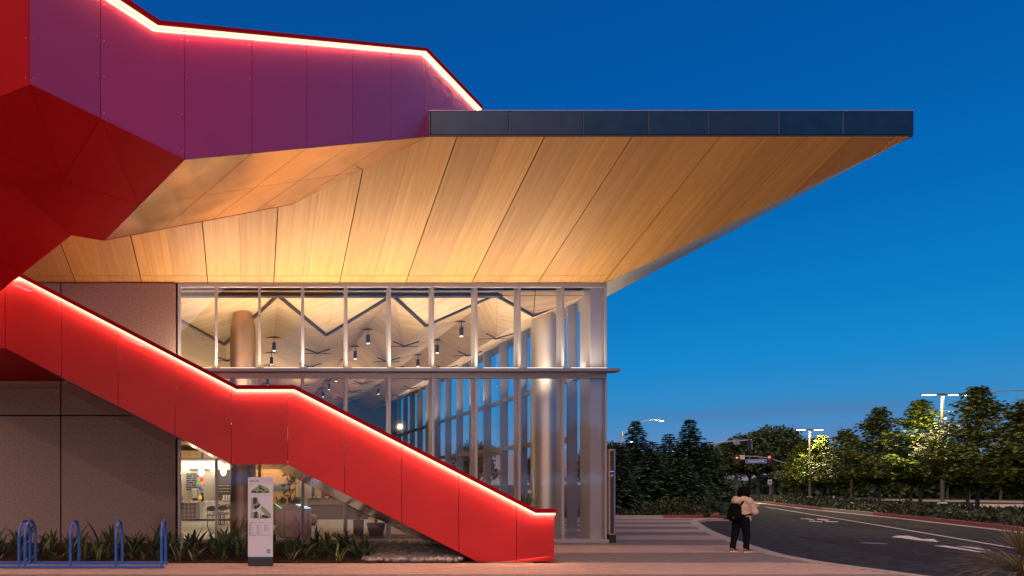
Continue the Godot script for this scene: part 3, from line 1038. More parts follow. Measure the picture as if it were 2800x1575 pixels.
# ---------------------------------------------------------------- lobby: folded wood ceiling, columns, lamps
func lobby() -> void:
	var b := get_node("glass_building")
	var ce := Node3D.new()
	ce.name = "folded_ceiling"
	b.add_child(ce)
	# ridge and valley columns of the folded ceiling, each a line of points running away from the front
	var cols := []
	var xs := [-13.0, -11.2, -9.6, -8.0, -6.4, -4.9, -3.3, -0.85, 0.85, 2.55, 4.2, 5.5, 7.2, 8.3, 10.08]
	for i in xs.size():
		var ridge := i % 2 == 0
		var x: float = xs[i]
		var q := []
		var top := 7.32 if ridge else 6.60
		if i < 7:
			top = 7.2 if ridge else 6.8
		var d := (25.43 - 0.385 * x) if ridge else (22.75 - 0.43 * x)
		q.append(V(x, 7.24, FACE + 0.38))
		while d < BACK - 0.6:
			q.append(V(x + (0.12 if ridge else 0.0), top, d))
			d += 2.9
		q.append(V(x, top, BACK))
		cols.append(q)
	for i in cols.size() - 1:
		var a: Array = cols[i]
		var c: Array = cols[i + 1]
		var ia := 0
		var ic := 0
		while ia < a.size() - 1 or ic < c.size() - 1:
			var step_a: bool = ic >= c.size() - 1 or (ia < a.size() - 1 and -a[ia + 1].z <= -c[ic + 1].z)
			var tri := [a[ia], c[ic], a[ia + 1] if step_a else c[ic + 1]]
			if step_a:
				ia += 1
			else:
				ic += 1
			var g := Vector3(1, 0, -0.9) if (i + int(step_a)) % 2 else Vector3(1, 0, 0.9)
			if -tri[2].z > 25.0:
				g = Vector3(1, 0, 0.15)
			var m := MB.new()
			var mid: Vector3 = (tri[0] + tri[1] + tri[2]) / 3.0
			for v in 3:
				tri[v] += (mid - tri[v]).normalized() * 0.012
			m.facet(tri, Vector3(0, 0.04, 0), g)
			part("ceiling_panel", m, M["ceiling wood %d" % ((ia + ic * 2 + i) % 3)], ce)
	# dark slots of the first fold: along the front and down to the first valley points
	var slot := MB.new()
	slot.span(V(-3.5, 7.12, FACE + 0.40), V(CORNER - 0.45, 7.22, FACE + 0.62))
	part("slot", slot, M["slot black"], ce)
	var zig := [V(-3.3, 7.2, FACE + 0.6)]
	for i in range(7, 14):
		var q: Array = cols[i]
		if i % 2 == 0:
			zig.append(V(xs[i], 7.2, FACE + 0.55))
		else:
			zig.append(q[1] + Vector3(0, -0.02, 0))
	zig.append(V(9.6, 7.15, FACE + 0.9))
	for i in zig.size() - 1:
		var dir: Vector3 = (zig[i + 1] - zig[i])
		var m := MB.new()
		var z := dir.normalized()
		var x := z.cross(Vector3.UP).normalized()
		m.box(Vector3.ZERO, Vector3(0.10, 0.05, dir.length()), 0.0, Basis(x, x.cross(z) * -1.0, z))
		part("slot", m, M["slot black"], ce, (zig[i] + zig[i + 1]) / 2.0 + Vector3(0, -0.02, 0))
	# blind closing the gap between ceiling and roof
	var cl := MB.new()
	cl.span(V(-13.4, 7.37, FACE + 0.30), V(CORNER - 0.02, 9.3, FACE + 0.42))
	part("ceiling_front", cl, M["joint black"], b)
	cl = MB.new()
	cl.span(V(CORNER - 0.14, 7.44, FACE + 0.43), V(CORNER - 0.01, 9.3, BACK))
	part("ceiling_side", cl, M["joint black"], b)
	# columns
	for x in [-0.18, 9.25]:
		var m := MB.new()
		var prof := [Vector2(0.40, 0.03), Vector2(0.40, 6.35)]
		for k in 7:
			var w := PI / 2.0 * (k + 1) / 7.0
			prof.append(Vector2(0.40 * cos(w), 6.35 + 0.92 * sin(w)))
		m.lathe(prof, Transform3D(Basis(), V(x, 0, 20.6)), 40)
		part("column", m, M["reflection brown steel" if x < 0.0 else "brushed steel"], b)
	# hanging can lamps at ridge points, plain track crosses at valley points
	var cross: Node3D
	var lamp: Node3D
	for i in range(5, 14):
		var q: Array = cols[i]
		for k in range(1, q.size() - 1):
			var d: float = -q[k].z
			if d > 40.0 or (i % 2 == 1 and k == 1) or d < 20.0:
				continue
			var ridge := i % 2 == 0
			var bay := int((680.0 + q[k].x / d * 1800.0 - 473.0) / 118.0) + 1
			var deep := int((d - 19.0) / 2.9)
			var words: String = ["first", "second", "third", "fourth", "fifth", "sixth", "seventh", "eighth", "ninth", "tenth", "eleventh"][clampi(bay - 1, 0, 10)]
			var rows: String = ["nearest fold", "second fold back", "third fold back", "fourth fold back", "fifth fold back", "sixth fold back", "seventh fold back", "farthest fold"][clampi(deep, 0, 7)]
			var label: String = ("dark can lamp on a black cross, pane %s from the left, %s" if ridge else "bare black ceiling bracket, pane %s from the left, %s") % [words, rows]
			if ridge:
				if lamp == null:
					lamp = make_can(true)
					lamp.position = q[k]
					lamp.set_meta("label", label)
				else:
					copy(lamp, q[k], 0.0, label)
			else:
				if cross == null:
					cross = make_can(false)
					cross.position = q[k]
					cross.set_meta("label", label)
				else:
					copy(cross, q[k], 0.0, label)
			if ridge and k % 2 == 0:
				spot(q[k] + Vector3(0, -0.62, 0), Vector3(0, -1, 0), 42.0, lin(1, 0.85, 0.62), 14.0, 0.05)
	# lines of light inside: on the back of the ledge, along the side wall, on the upper floor
	var warm := lin(1.0, 0.78, 0.50)
	for i in 4:
		var x := -0.6 + 3.0 * i
		area(V(x, 4.95, FACE + 0.45), Vector3(0, 1, -0.55), 2.6, 0.08, warm, 6.0)
	for i in 3:
		area(V(CORNER - 0.42, 5.05, 23.0 + 6.0 * i), Vector3(-0.5, 1, 0), 0.08, 4.5, warm, 8.5, Vector3.RIGHT)
	for i in 2:
		area(V(-4.0 + 6.0 * i, 4.5, 31.0), Vector3(0, 1, 0.3), 4.0, 0.1, lin(1, 0.78, 0.52), 12.0)
	var shelf := MB.new()
	shelf.span(V(-1.9, 4.80, FACE + 0.37), V(CORNER - 0.42, 4.89, FACE + 0.50), 0.005)
	part("inner_ledge", shelf, M["aluminium"], b)
	for i in 4:
		var um := MB.new()
		var x := -0.6 + 3.0 * i
		um.span(V(x - 1.3, 4.891, FACE + 0.40), V(x + 1.3, 4.91, FACE + 0.46))
		part("uplight", um, M["uplight lens"], b)


func make_can(with_lamp: bool) -> Node3D:
	var t: Node3D
	if with_lamp:
		t = thing("pendant_lamp", "small dark cylinder lamp hanging from a black cross under the wood ceiling", "pendant lamp", Vector3.ZERO, 0, "can lamps under the folded wood ceiling")
	else:
		t = thing("ceiling_bracket", "black cross bracket without lamp at a low fold of the wood ceiling", "bracket", Vector3.ZERO, 0, "lampless brackets under the folded wood ceiling")
	for k in [[0.85, 0.6, 0.024], [-0.85, 0.6, 0.024], [1.0, -0.35, 0.014], [-1.0, -0.35, 0.014]]:
		var fall := -0.17 if with_lamp else 0.17
		var d := Vector3(k[0], fall if k[1] > 0.0 else 0.03, k[1]).normalized()
		bar("arm", Vector3(0, -0.05, 0), Vector3(0, -0.05, 0) + d * 0.56, k[2], M["slot black"], t, 6)
	var m := MB.new()
	m.ball(Vector3(0, -0.06, 0), Vector3(0.09, 0.03, 0.09), 10)
	part("hub", m, M["slot black"], t)
	if with_lamp:
		bar("stem", Vector3(0, -0.05, 0), Vector3(0, -0.28, 0), 0.012, M["slot black"], t, 6)
		m = MB.new()
		m.lathe([Vector2(0, -0.26), Vector2(0.07, -0.26), Vector2(0.07, -0.56), Vector2(0.06, -0.56)], Transform3D(), 14)
		part("can", m, M["slot black"], t)
		m = MB.new()
		m.lathe([Vector2(0.06, -0.555), Vector2(0.045, -0.575), Vector2(0, -0.58)], Transform3D(), 14)
		part("lamp_lens", m, M["can lens"], t)
	return t


# ---------------------------------------------------------------- the red stair
func level(line: Array, x: float) -> float:
	for k in line.size() - 1:
		if x <= line[k + 1].x:
			return lerpf(line[k].y, line[k + 1].y, (x - line[k].x) / (line[k + 1].x - line[k].x))
	return line[line.size() - 1].y


func between(line: Array, a: float, b: float) -> Array:
	var q := [Vector2(a, level(line, a))]
	for v in line:
		if v.x > a + 0.001 and v.x < b - 0.001:
			q.append(v)
	q.append(Vector2(b, level(line, b)))
	return q


# one flank of the stair: panels between a lower and an upper line, a cap rail on top, a light line under the cap
func flank(root: Node3D, xf: Transform3D, joints: Array, low: Array, top: Array, power: float, paint := "red paint", cap_high := 0.085, led_high := 0.042, hue := Color(1.0, 0.74, 0.57)) -> void:
	var bolts := MB.new()
	for k in joints.size() - 1:
		var a: float = joints[k] + 0.006
		var b: float = joints[k + 1] - 0.006
		var lo := between(low, a, b)
		lo.reverse()
		var m := MB.new()
		m.prism(PackedVector2Array(between(top, a, b) + lo), xf, 0.05)
		part("panel", m, M["%s %d" % [paint, (k * 5 + k / 2) % 3]], root)
		for s in [a + 0.045, b - 0.045]:
			var y0 := level(low, s) + 0.08
			var y1 := level(top, s) - 0.12
			for j in 4:
				bolts.ball(xf * Vector3(s, lerpf(y0, y1, j / 3.0), 0.0), Vector3(0.0065, 0.0065, 0.0065), 6)
	var bo := part("bolts", bolts, M["bolt steel"], root)
	bo.set_meta("kind", "stuff")
	var a: float = joints[0]
	var b: float = joints[joints.size() - 1]
	var line := between(top, a, b)
	for k in line.size() - 1:
		var p0: Vector2 = line[k]
		var p1: Vector2 = line[k + 1]
		if p0.distance_to(p1) < 0.02:
			continue
		var cap := MB.new()
		cap.prism(PackedVector2Array([p0 + Vector2(0, 0.02), p1 + Vector2(0, 0.02), p1 + Vector2(0, 0.02 + cap_high), p0 + Vector2(0, 0.02 + cap_high)]), xf.translated_local(Vector3(0, 0, 0.085)), 0.16)
		part("cap_rail", cap, M["shaded red paint"], root)
		var n := maxi(1, int(ceil(p0.distance_to(p1) / 4.0)))
		for j in n:
			var q0 := p0.lerp(p1, float(j) / n)
			var q1 := p0.lerp(p1, float(j + 1) / n)
			var led := MB.new()
			led.prism(PackedVector2Array([q0 + Vector2(0, 0.019 - led_high), q1 + Vector2(0, 0.019 - led_high), q1 + Vector2(0, 0.019), q0 + Vector2(0, 0.019)]), xf.translated_local(Vector3(0, 0, 0.045)), 0.044)
			part("led_light_line", led, M["led strip"], root)
			var dir := (q1 - q0).normalized()
			var down := Vector2(dir.y, -dir.x)
			if down.y > 0.0:
				down = -down
			var mid := (q0 + q1) / 2.0 + down * (led_high - 0.016)
			area(xf * Vector3(mid.x, mid.y, 0.026), xf.basis * Vector3(down.x, down.y, 0.0), q0.distance_to(q1), 0.038, hue, power * q0.distance_to(q1), xf.basis * Vector3(dir.x, dir.y, 0))
	# bright pins where the light line passes a panel joint
	for k in range(1, joints.size() - 1):
		var pin := MB.new()
		var x: float = joints[k]
		pin.ball(xf * Vector3(x, level(top, x) + 0.02, 0.034), Vector3(0.016, 0.03, 0.008), 8)
		part("light_pin", pin, M["led strip"], root)


func red_stair() -> void:
	var root := thing("red_staircase", "red folded outdoor staircase with glowing light line under its rail", "staircase")
	# lower flight, parallel to the front of the building
	var d := 14.0
	var xf := Transform3D(Basis(), V(0, 0, d))
	var top := [Vector2(-9.0, 6.03), Vector2(-4.85, 6.03), Vector2(-0.259, 3.65), Vector2(0.967, 3.65), Vector2(6.08, 1.03), Vector2(6.505, 1.03)]
	var low := [Vector2(-9.0, 4.55), Vector2(-5.163, 4.55), Vector2(-0.369, 2.08), Vector2(0.832, 2.08), Vector2(4.856, 0.012), Vector2(6.505, 0.012)]
	flank(root, xf, [-7.6, -6.39, -5.18, -3.979, -2.778, -1.569, -0.3686, 0.832, 2.041, 3.25, 4.467, 5.693, 6.505], low, top, 1.45, "red paint", 0.085, 0.044)
	# added red lights behind the guard, standing in for bounce off its panels
	for q in [[Vector2(-5.0, 5.95), Vector2(-2.7, 4.85)], [Vector2(-2.7, 4.85), Vector2(-0.3, 3.6)]]:
		var md: Vector2 = (q[0] + q[1]) / 2.0
		area(V(md.x, md.y, d + 0.09), Vector3(0, 0.25, -1), q[0].distance_to(q[1]), 0.04, lin(1.0, 0.05, 0.05), 4.5, Vector3(q[1].x - q[0].x, q[1].y - q[0].y, 0))
	# end of the lower flight
	var m := MB.new()
	m.span(V(6.47, 0.012, d + 0.051), V(6.505, 1.03, d + 0.22), 0.004)
	part("end_panel", m, M["red paint"], root)
	m = MB.new()
	m.span(V(6.47, 1.03, d - 0.04), V(6.53, 1.14, d + 0.22), 0.004)
	part("end_cap", m, M["dark red paint"], root)
	# light line at the foot of the end panel, shining on the paving
	area(V(5.75, 0.07, d - 0.022), Vector3(0.1, -1.0, 0.55), 1.5, 0.02, lin(1, 0.66, 0.36), 0.30)
	# steps
	var steps := MB.new()
	var rise := 0.172
	var x := 6.0
	var y := rise
	while y < 2.55:
		steps.span(V(x - 0.336, maxf(0.0, y - 0.35), d + 0.06), V(x, y, d + 3.6))
		x -= 0.336
		y += rise
	steps.span(V(-0.3, 2.3, d + 0.06), V(x, 2.58, d + 4.1))
	x = -0.3
	y = 2.58 + rise
	while y < 5.0:
		steps.span(V(x - 0.336, y - 0.35, d + 0.06), V(x, y, d + 4.1))
		x -= 0.336
		y += rise
	steps.span(V(-7.6, 4.65, d + 0.06), V(x, 5.05, d + 4.1))
	part("steps", steps, M["concrete kerb"], root)
	# polished underside of the lower flight
	var w := d + 4.5
	var under := [Vector2(-5.163, 4.55), Vector2(-2.77, 3.317), Vector2(-0.369, 2.08), Vector2(0.832, 2.08), Vector2(2.17, 1.392), Vector2(3.5, 0.709), Vector2(4.3, 0.298)]
	for k in under.size() - 1:
		m = MB.new()
		var a: Vector2 = under[k]
		var b: Vector2 = under[k + 1]
		var far := w if k < 4 else w - 0.4 * (k - 3)
		m.facet([V(a.x + 0.004, a.y, d + 0.05), V(b.x - 0.004, b.y, d + 0.05), V(b.x - 0.004, b.y, far), V(a.x + 0.004, a.y, far)], Vector3(0, 0.05, 0))
		part("underside", m, M["polished steel"], root)
	m = MB.new()
	m.facet([V(-9.0, 4.55, d + 0.05), V(-5.163, 4.55, d + 0.05), V(-5.163, 4.55, w), V(-9.0, 4.55, w)], Vector3(0, 0.05, 0))
	part("landing_underside", m, M["dark red paint"], root)
	# upper flight, turned a little past 42 degrees and rising over the roof edge
	var u := Vector3(0.675, 0, -0.738)
	var n := Vector3(0.738, 0, 0.675)
	xf = Transform3D(Basis(u, Vector3.UP, n), V(-0.865, 0, 8.9))
	top = [Vector2(-2.279, 7.56), Vector2(-0.504, 7.56), Vector2(6.77, 10.76), Vector2(9.6, 10.74)]
	low = [Vector2(-2.279, 6.05), Vector2(0.0, 6.05), Vector2(6.987, 9.09), Vector2(7.4, 9.26), Vector2(9.6, 9.7)]
	flank(root, xf, [-2.279, -1.354, 0.0, 1.354, 2.708, 4.062, 5.416, 6.77, 8.124, 9.6], low, top, 0.75, "glossy skylit red paint", 0.05, 0.026, Color(1.0, 0.58, 0.42))
	# short flank of the upper landing, turning towards the left flight
	var ma := Vector3(-0.882, 0, -0.471)
	var xf2 := Transform3D(Basis(-ma, Vector3.UP, Vector3(-0.471, 0, 0.882)), V(-2.403, 0, 7.218) + ma * 6.0)
	var low2 := [Vector2(0.0, 4.2), Vector2(4.28, 6.05), Vector2(5.994, 6.05)]
	var top2 := [Vector2(0.0, 5.71), Vector2(4.28, 7.56), Vector2(5.994, 7.56)]
	flank(root, xf2, [0.0, 1.4, 2.8, 4.28, 5.994], low2, top2, 0.3, "shaded red paint", 0.05, 0.036, Color(1.0, 0.58, 0.42))
	# faceted underside of the landing
	var pa := V(-2.403, 6.042, 7.218)
	var pb := V(-1.779, 6.042, 7.9)
	var pc := V(-0.865, 6.042, 8.9)
	var pe := V(-1.719, 6.042, 10.35)
	var pf := V(-2.61, 6.042, 11.87)
	var pg := V(-2.97, 6.06, 11.6)
	var pg2 := V(-3.18, 6.08, 11.68)
	var pn := V(-3.917, 6.042, 8.026)
	var ph := V(-3.50, 6.07, 9.60)
	var p0 := V(-2.66, 5.98, 9.37)
	var up := Vector3(0, 0.06, 0)
	for q in [[pa, pb, p0], [pb, pc, pe], [pb, pe, p0], [p0, pe, pf], [p0, pf, pg], [p0, pg, ph], [p0, ph, pn], [p0, pn, pa], [pf, pg, pg2], [pg, pg2, ph]]:
		m = MB.new()
		var c: Vector3 = (q[0] + q[1] + q[2]) / 3.0
		var s := []
		for v in q:
			s.append(v + (c - v).normalized() * 0.006)
		m.facet(s, up)
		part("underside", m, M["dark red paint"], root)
	m = MB.new()   # backing just above the joints
	var mid := (pa + pc + pf + pg2 + pn) / 5.0
	var ins := []
	for v in [pa, pc, pf, pg2, pn]:
		ins.append(v + (mid - v).normalized() * 0.12 + up)
	m.facet(ins, Vector3(0, 0.3, 0))
	part("landing_slab", m, M["joint black"], root)
	# underside of the flight that drops away to the left
	var drop := V(-0.882 * 3.6, -1.5, 0.471 * 3.6)
	for k in 3:
		var t0 := k / 3.0
		var t1 := (k + 1) / 3.0 - 0.004
		m = MB.new()
		m.facet([pg2 + drop * t0, pg2 + drop * t1, ph + drop * t1, ph + drop * t0], Vector3(0, 0.1, 0))
		part("underside", m, M["dark red paint"], root)
		m = MB.new()
		m.facet([ph + drop * t0, ph + drop * t1, pn + drop * t1, pn + drop * t0], Vector3(0, 0.1, 0))
		part("underside", m, M["dark red paint"], root)
	m = MB.new()   # far side of that flight
	m.facet([pg2, pg2 + drop, pg2 + drop + Vector3(0, 1.5, 0), pg2 + Vector3(0, 1.5, 0)], Vector3(0.02, 0, -0.03))
	part("back_panel", m, M["red paint"], root)
	m = MB.new()
	m.facet([pf, pg2, pg2 + Vector3(0, 1.5, 0), pf + Vector3(0, 1.5, 0)], Vector3(0.0, 0, 0.03))
	part("back_panel", m, M["red paint"], root)
	# mirror-bright underside of the rising flight, in two rows of panels
	var stepv := V(0.914, 0.589, 1.0)
	for k in 6:
		for half in 2:
			var a := pc.lerp(pf, 0.489 * half)
			var b := pc.lerp(pf, 0.489 if half == 0 else 1.0)
			var o := (b - a).normalized() * 0.005
			m = MB.new()
			m.facet([a + o + stepv * (k + 0.004), b - o + stepv * (k + 0.004), b - o + stepv * (k + 0.994), a + o + stepv * (k + 0.994)], Vector3(0, 0.04, 0))
			part("bright_underside", m, M["copper steel"], root)
	m = MB.new()
	var inw := (pf - pc).normalized() * 0.12
	m.facet([pc + up + inw, pf + up - inw, pf + up - inw + stepv * 6.0, pc + up + inw + stepv * 6.0], Vector3(0, 0.25, 0))
	part("flight_slab", m, M["joint black"], root)
	m = MB.new()
	m.facet([pf, pf + stepv * 6.0, pf + stepv * 6.0 + Vector3(0, 1.5, 0), pf + Vector3(0, 1.5, 0)], Vector3(0.03, 0, 0.03))
	part("back_panel", m, M["red paint"], root)


# ---------------------------------------------------------------- things indoors and on the forecourt
# a leaf: base at the origin, rising along y, bending over towards z
func blade(long: float, wide: float, bend: float, fold := 0.25, seg := 6, widest := 0.4) -> MB:
	var m := MB.new()
	var pos := Vector3.ZERO
	var ang := 0.06
	var rows := []
	for k in seg + 1:
		var t := float(k) / seg
		var w := wide * 0.5 * (pow(t / widest, 0.6) * 0.75 + 0.25 if t < widest else pow(maxf(0.0, 1.0 - (t - widest) / (1.0 - widest)), 0.7))
		var dir := Vector3(0, cos(ang), sin(ang))
		var side := Vector3(w, 0, 0)
		var lift := Vector3(0, -sin(ang), cos(ang)) * -absf(w) * fold
		rows.append([pos - side + lift, pos, pos + side + lift])
		pos += dir * long / seg
		ang += bend / seg * (0.4 + 1.2 * t)
	for k in seg:
		for s in 2:
			var hint := Vector3(0, 0.3, -1)
			m.flat(rows[k][s], rows[k][s + 1], rows[k + 1][s + 1], hint)
			m.flat(rows[k][s], rows[k + 1][s + 1], rows[k + 1][s], hint)
	return m


func furnishings() -> void:
	var m: MB
	mk("plaster", 0.60, 0.55, 0.46, 0.85)
	rough_look(M["plaster"], 1.2, M.fine_tone, M.relief, 0.8)
	mk("marble", 0.62, 0.57, 0.52, 0.3)
	rough_look(M["marble"], 0.5, ntex(0.02, 5, 71, [[0.3, 0.5, 0.56, 0.7], [grey(1.0), grey(0.95), grey(0.68), grey(1.0)]]))
	mk("brown metal", 0.12, 0.085, 0.06, 0.45, 0.4)
	mk("dark tile", 0.06, 0.055, 0.055, 0.5)
	mk("pink gate metal", 0.50, 0.36, 0.32, 0.35, 0.3)
	mk("taupe", 0.22, 0.17, 0.155, 0.7)
	mk("dark taupe", 0.075, 0.062, 0.06, 0.6)
	mk("wine wall", 0.16, 0.012, 0.016, 0.7)
	mk("pot grey", 0.06, 0.055, 0.058, 0.6)
	mk("white plastic", 0.75, 0.75, 0.74, 0.35)
	# cafe corner at the back left
	var cafe := thing("cafe_wall", "pale rough plaster wall with food menu lettering behind the cafe counter", "wall", V(0, 0.03, 30.7))
	block("wall", Vector3(-2.15, 1.55, -0.1), Vector3(2.9, 3.1, 0.16), M["plaster"], cafe)
	block("bulkhead", Vector3(-2.15, 2.98, 0.75), Vector3(3.6, 0.42, 0.2), M["brown metal"], cafe)
	for k in 2:
		block("bulkhead_panel", Vector3(-2.78 + 1.35 * k, 2.98, 0.86), Vector3(1.25, 0.34, 0.02), M["wall wood"], cafe, 0.005)
	block("cove_lamp", Vector3(-2.15, 2.69, 0.10), Vector3(2.8, 0.05, 0.06), M["cove lens"], cafe)
	area(V(-2.15, 2.68, 30.45), Vector3(0, -1, -0.25), 2.8, 0.08, lin(1, 0.82, 0.55), 5.0)
	text("menu_heading", "FOOD MENU", 0.115, M["joint black"], cafe, Vector3(-2.28, 2.30, 0.0), 0.012, true)
	var widths := [[3, 8], [7, 6], [6, 5], [5, 6], [8, 7], [3, 1, 5, 4], [6, 6], [6, 1, 4]]
	for r in widths.size():
		var x := -2.92
		for wlen in widths[r]:
			for k in wlen:
				var tl := block("menu_tile", Vector3(x + 0.021, 2.12 - 0.104 * r, -0.006), Vector3(0.037, 0.058, 0.02), M["joint black"], cafe)
				if k % 2 == 0:
					block("letter", Vector3(0, 0.0, 0.0105), Vector3(0.012, 0.034, 0.002), M["sign white"], tl)
				x += 0.0405
			x += 0.05
	var co := thing("cafe_counter", "cafe counter with dark dotted tile front and pale marble end", "counter", V(0, 0.03, 29.4))
	block("top", Vector3(-2.05, 0.83, -0.35), Vector3(2.75, 0.05, 0.75), M["marble"], co, 0.008)
	block("marble_front", Vector3(-1.43, 0.44, -0.35), Vector3(1.5, 0.72, 0.66), M["marble"], co, 0.006)
	block("plinth", Vector3(-2.05, 0.04, -0.38), Vector3(2.7, 0.08, 0.6), M["joint black"], co)
	block("tile_front", Vector3(-2.80, 0.44, -0.36), Vector3(1.2, 0.72, 0.6), M["taupe"], co)
	for i in 6:
		for j in 4:
			m = MB.new()
			m.lathe([Vector2(0, 0.012), Vector2(0.082, 0.012), Vector2(0.086, 0.0)], Transform3D(Basis(Vector3.RIGHT, Vector3.BACK, Vector3.DOWN), Vector3.ZERO), 14)
			part("tile", m, M["dark tile"], co, Vector3(-3.32 + 0.178 * i, 0.18 + 0.178 * j, -0.058))
	# on the counter
	var it := thing("drinks_dispenser", "tall white and steel drinks dispenser standing on the cafe counter", "dispenser", V(-2.42, 0.89, 29.7))
	block("body", Vector3(0, 0.26, 0), Vector3(0.24, 0.52, 0.25), M["brushed steel"], it, 0.02)
	block("lid", Vector3(0, 0.545, 0), Vector3(0.26, 0.05, 0.27), M["white plastic"], it, 0.015)
	block("front_print", Vector3(0, 0.1, 0.128), Vector3(0.2, 0.1, 0.004), M["joint black"], it)
	it = thing("coffee_grinder", "dark coffee grinder standing behind the yellow balloon", "grinder", V(-2.08, 0.89, 29.6))
	m = MB.new()
	m.lathe([Vector2(0, 0), Vector2(0.07, 0), Vector2(0.07, 0.24), Vector2(0.045, 0.27), Vector2(0.08, 0.36), Vector2(0.08, 0.40), Vector2(0, 0.41)], Transform3D(), 16)
	part("body", m, M["black paint"], it)
	it = thing("tap", "curved steel tap rising behind the cafe counter", "tap", V(-1.62, 0.89, 29.8))
	m = MB.new()
	var arc := [Vector3(0.12, 0, 0), Vector3(0.12, 0.3, 0), Vector3(0.10, 0.42, 0), Vector3(0.02, 0.5, 0), Vector3(-0.06, 0.5, 0), Vector3(-0.10, 0.44, 0), Vector3(-0.10, 0.38, 0)]
	m.tube(arc, 0.013, 0.011, 8)
	part("spout", m, M["bolt steel"], it)
	bar("lever", Vector3(0.24, 0, 0), Vector3(0.24, 0.36, 0), 0.012, M["bolt steel"], it)
	it = thing("serving_tray", "pale serving tray lying on the cafe counter beside the tap", "tray", V(-1.80, 0.885, 29.5))
	block("plate", Vector3(0, 0.02, 0), Vector3(0.5, 0.03, 0.3), M["white plastic"], it, 0.01)
	it = thing("moka_pot", "small steel coffee pot on the left of the cafe counter", "coffee pot", V(-3.06, 0.885, 29.55))
	m = MB.new()
	m.lathe([Vector2(0, 0), Vector2(0.06, 0), Vector2(0.045, 0.1), Vector2(0.06, 0.2), Vector2(0.02, 0.23), Vector2(0, 0.25)], Transform3D(), 10)
	part("body", m, M["bolt steel"], it)
	bar("handle", Vector3(0.06, 0.08, 0), Vector3(0.09, 0.18, 0), 0.012, M["black paint"], it)
	var fruit := [["snack_bowl", "red snacks in a low bowl at the left end of the counter", 0.5, 0.03, 0.02, -3.34], ["snack_bowl", "red snacks in a low bowl between the coffee pot and the dispenser", 0.55, 0.05, 0.02, -2.82], ["snack_bowl", "orange snacks in a low bowl next to the drinks dispenser", 0.75, 0.28, 0.03, -2.62]]
	for k in fruit.size():
		var q: Array = fruit[k]
		mk("snack %d" % k, q[2], q[3], q[4], 0.5)
		it = thing(q[0], q[1], "bowl", V(q[5], 0.885, 29.45))
		m = MB.new()
		m.lathe([Vector2(0.04, 0), Vector2(0.10, 0.04), Vector2(0.10, 0.045), Vector2(0, 0.03)], Transform3D(), 12)
		part("bowl", m, M["white plastic"], it)
		for j in 5:
			m = MB.new()
			m.ball(Vector3(cos(j * 1.3) * 0.05, 0.05, sin(j * 1.3) * 0.05), Vector3(0.035, 0.03, 0.035), 8)
			part("snack", m, M["snack %d" % k], it)
	it = thing("glass_rack", "rack of cups at the right end of the cafe counter", "rack", V(-1.0, 0.885, 29.55))
	block("tray", Vector3(0, 0.02, 0), Vector3(0.36, 0.03, 0.28), M["black paint"], it)
	for k in 6:
		m = MB.new()
		m.lathe([Vector2(0, 0), Vector2(0.035, 0), Vector2(0.045, 0.13), Vector2(0.04, 0.13), Vector2(0.03, 0.01)], Transform3D(), 10)
		part("cup", m, M["white plastic"], it, Vector3(-0.12 + 0.12 * (k % 3), 0.035 + 0.13 * int(k / 3), 0.02))
	it = thing("shelf_unit", "tall dark shelving unit in the cafe right of the menu wall", "shelf", V(-1.12, 0.03, 30.5))
	block("back", Vector3(0, 1.15, -0.05), Vector3(0.62, 2.3, 0.04), M["brown metal"], it)
	for s in [-1, 1]:
		block("side", Vector3(0.3 * s, 1.15, 0.1), Vector3(0.03, 2.3, 0.3), M["brown metal"], it)
	for k in 4:
		block("shelf", Vector3(0, 1.30 + 0.13 * k if k < 3 else 0.86, 0.1), Vector3(0.57, 0.03, 0.28), M["pale soffit"], it)
	# balloons
	var bl := [["red", Vector3(-2.020, 1.870, -28.300), 0.65, 0.03, 0.03], ["green", Vector3(-2.162, 1.689, -28.200), 0.08, 0.38, 0.04], ["orange", Vector3(-1.912, 1.673, -28.100), 0.75, 0.16, 0.02], ["purple", Vector3(-2.077, 1.533, -28.000), 0.12, 0.05, 0.34], ["blue", Vector3(-2.005, 1.462, -28.200), 0.02, 0.28, 0.55], ["yellow", Vector3(-2.076, 1.088, -28.100), 0.78, 0.50, 0.02]]
	for q in bl:
		mk("balloon " + q[0], q[2], q[3], q[4], 0.3)
		var o := thing("balloon", "%s balloon floating in a bunch before the cafe counter" % q[0], "balloon", q[1], 0, "balloons at the cafe")
		m = MB.new()
		m.ball(Vector3.ZERO, Vector3(0.087, 0.10, 0.087), 16)
		part("bag", m, M["balloon " + q[0]], o)
		m = MB.new()
		m.lathe([Vector2(0.003, -0.097), Vector2(0.014, -0.115), Vector2(0, -0.115)], Transform3D(), 8)
		part("knot", m, M["balloon " + q[0]], o)
		bar("string", Vector3(0, -0.11, 0), Vector3(-0.02, -0.5, 0.03), 0.003, M["sign white"], o, 4)
	# globe lamps
	var where := [Vector3(-2.865, 2.130, -27.000), Vector3(-1.942, 2.152, -27.000), Vector3(-1.035, 2.152, -27.000)]
	var names_ := ["leftmost, cut by the wall edge", "in front of the menu lettering", "right of the thin mullion"]
	for k in 3:
		var o := thing("globe_lamp", "glowing white egg shaped lamp hanging in the cafe, %s" % names_[k], "pendant lamp", where[k], 0, "globe lamps in the cafe")
		m = MB.new()
		var prof := []
		for j in 13:
			var w := PI * j / 12.0
			prof.append(Vector2(0.125 * sin(w) * (1.0 + 0.18 * cos(w) * -1.0), -0.155 * cos(w)))
		m.lathe(prof, Transform3D(), 18)
		part("glass_bulb", m, M["globe"], o)
		bar("socket", Vector3(0, 0.14, 0), Vector3(0, 0.22, 0), 0.022, M["black paint"], o)
		bar("cord", Vector3(0, 0.2, 0), Vector3(0, 1.25, 0), 0.006, M["black paint"], o, 5)
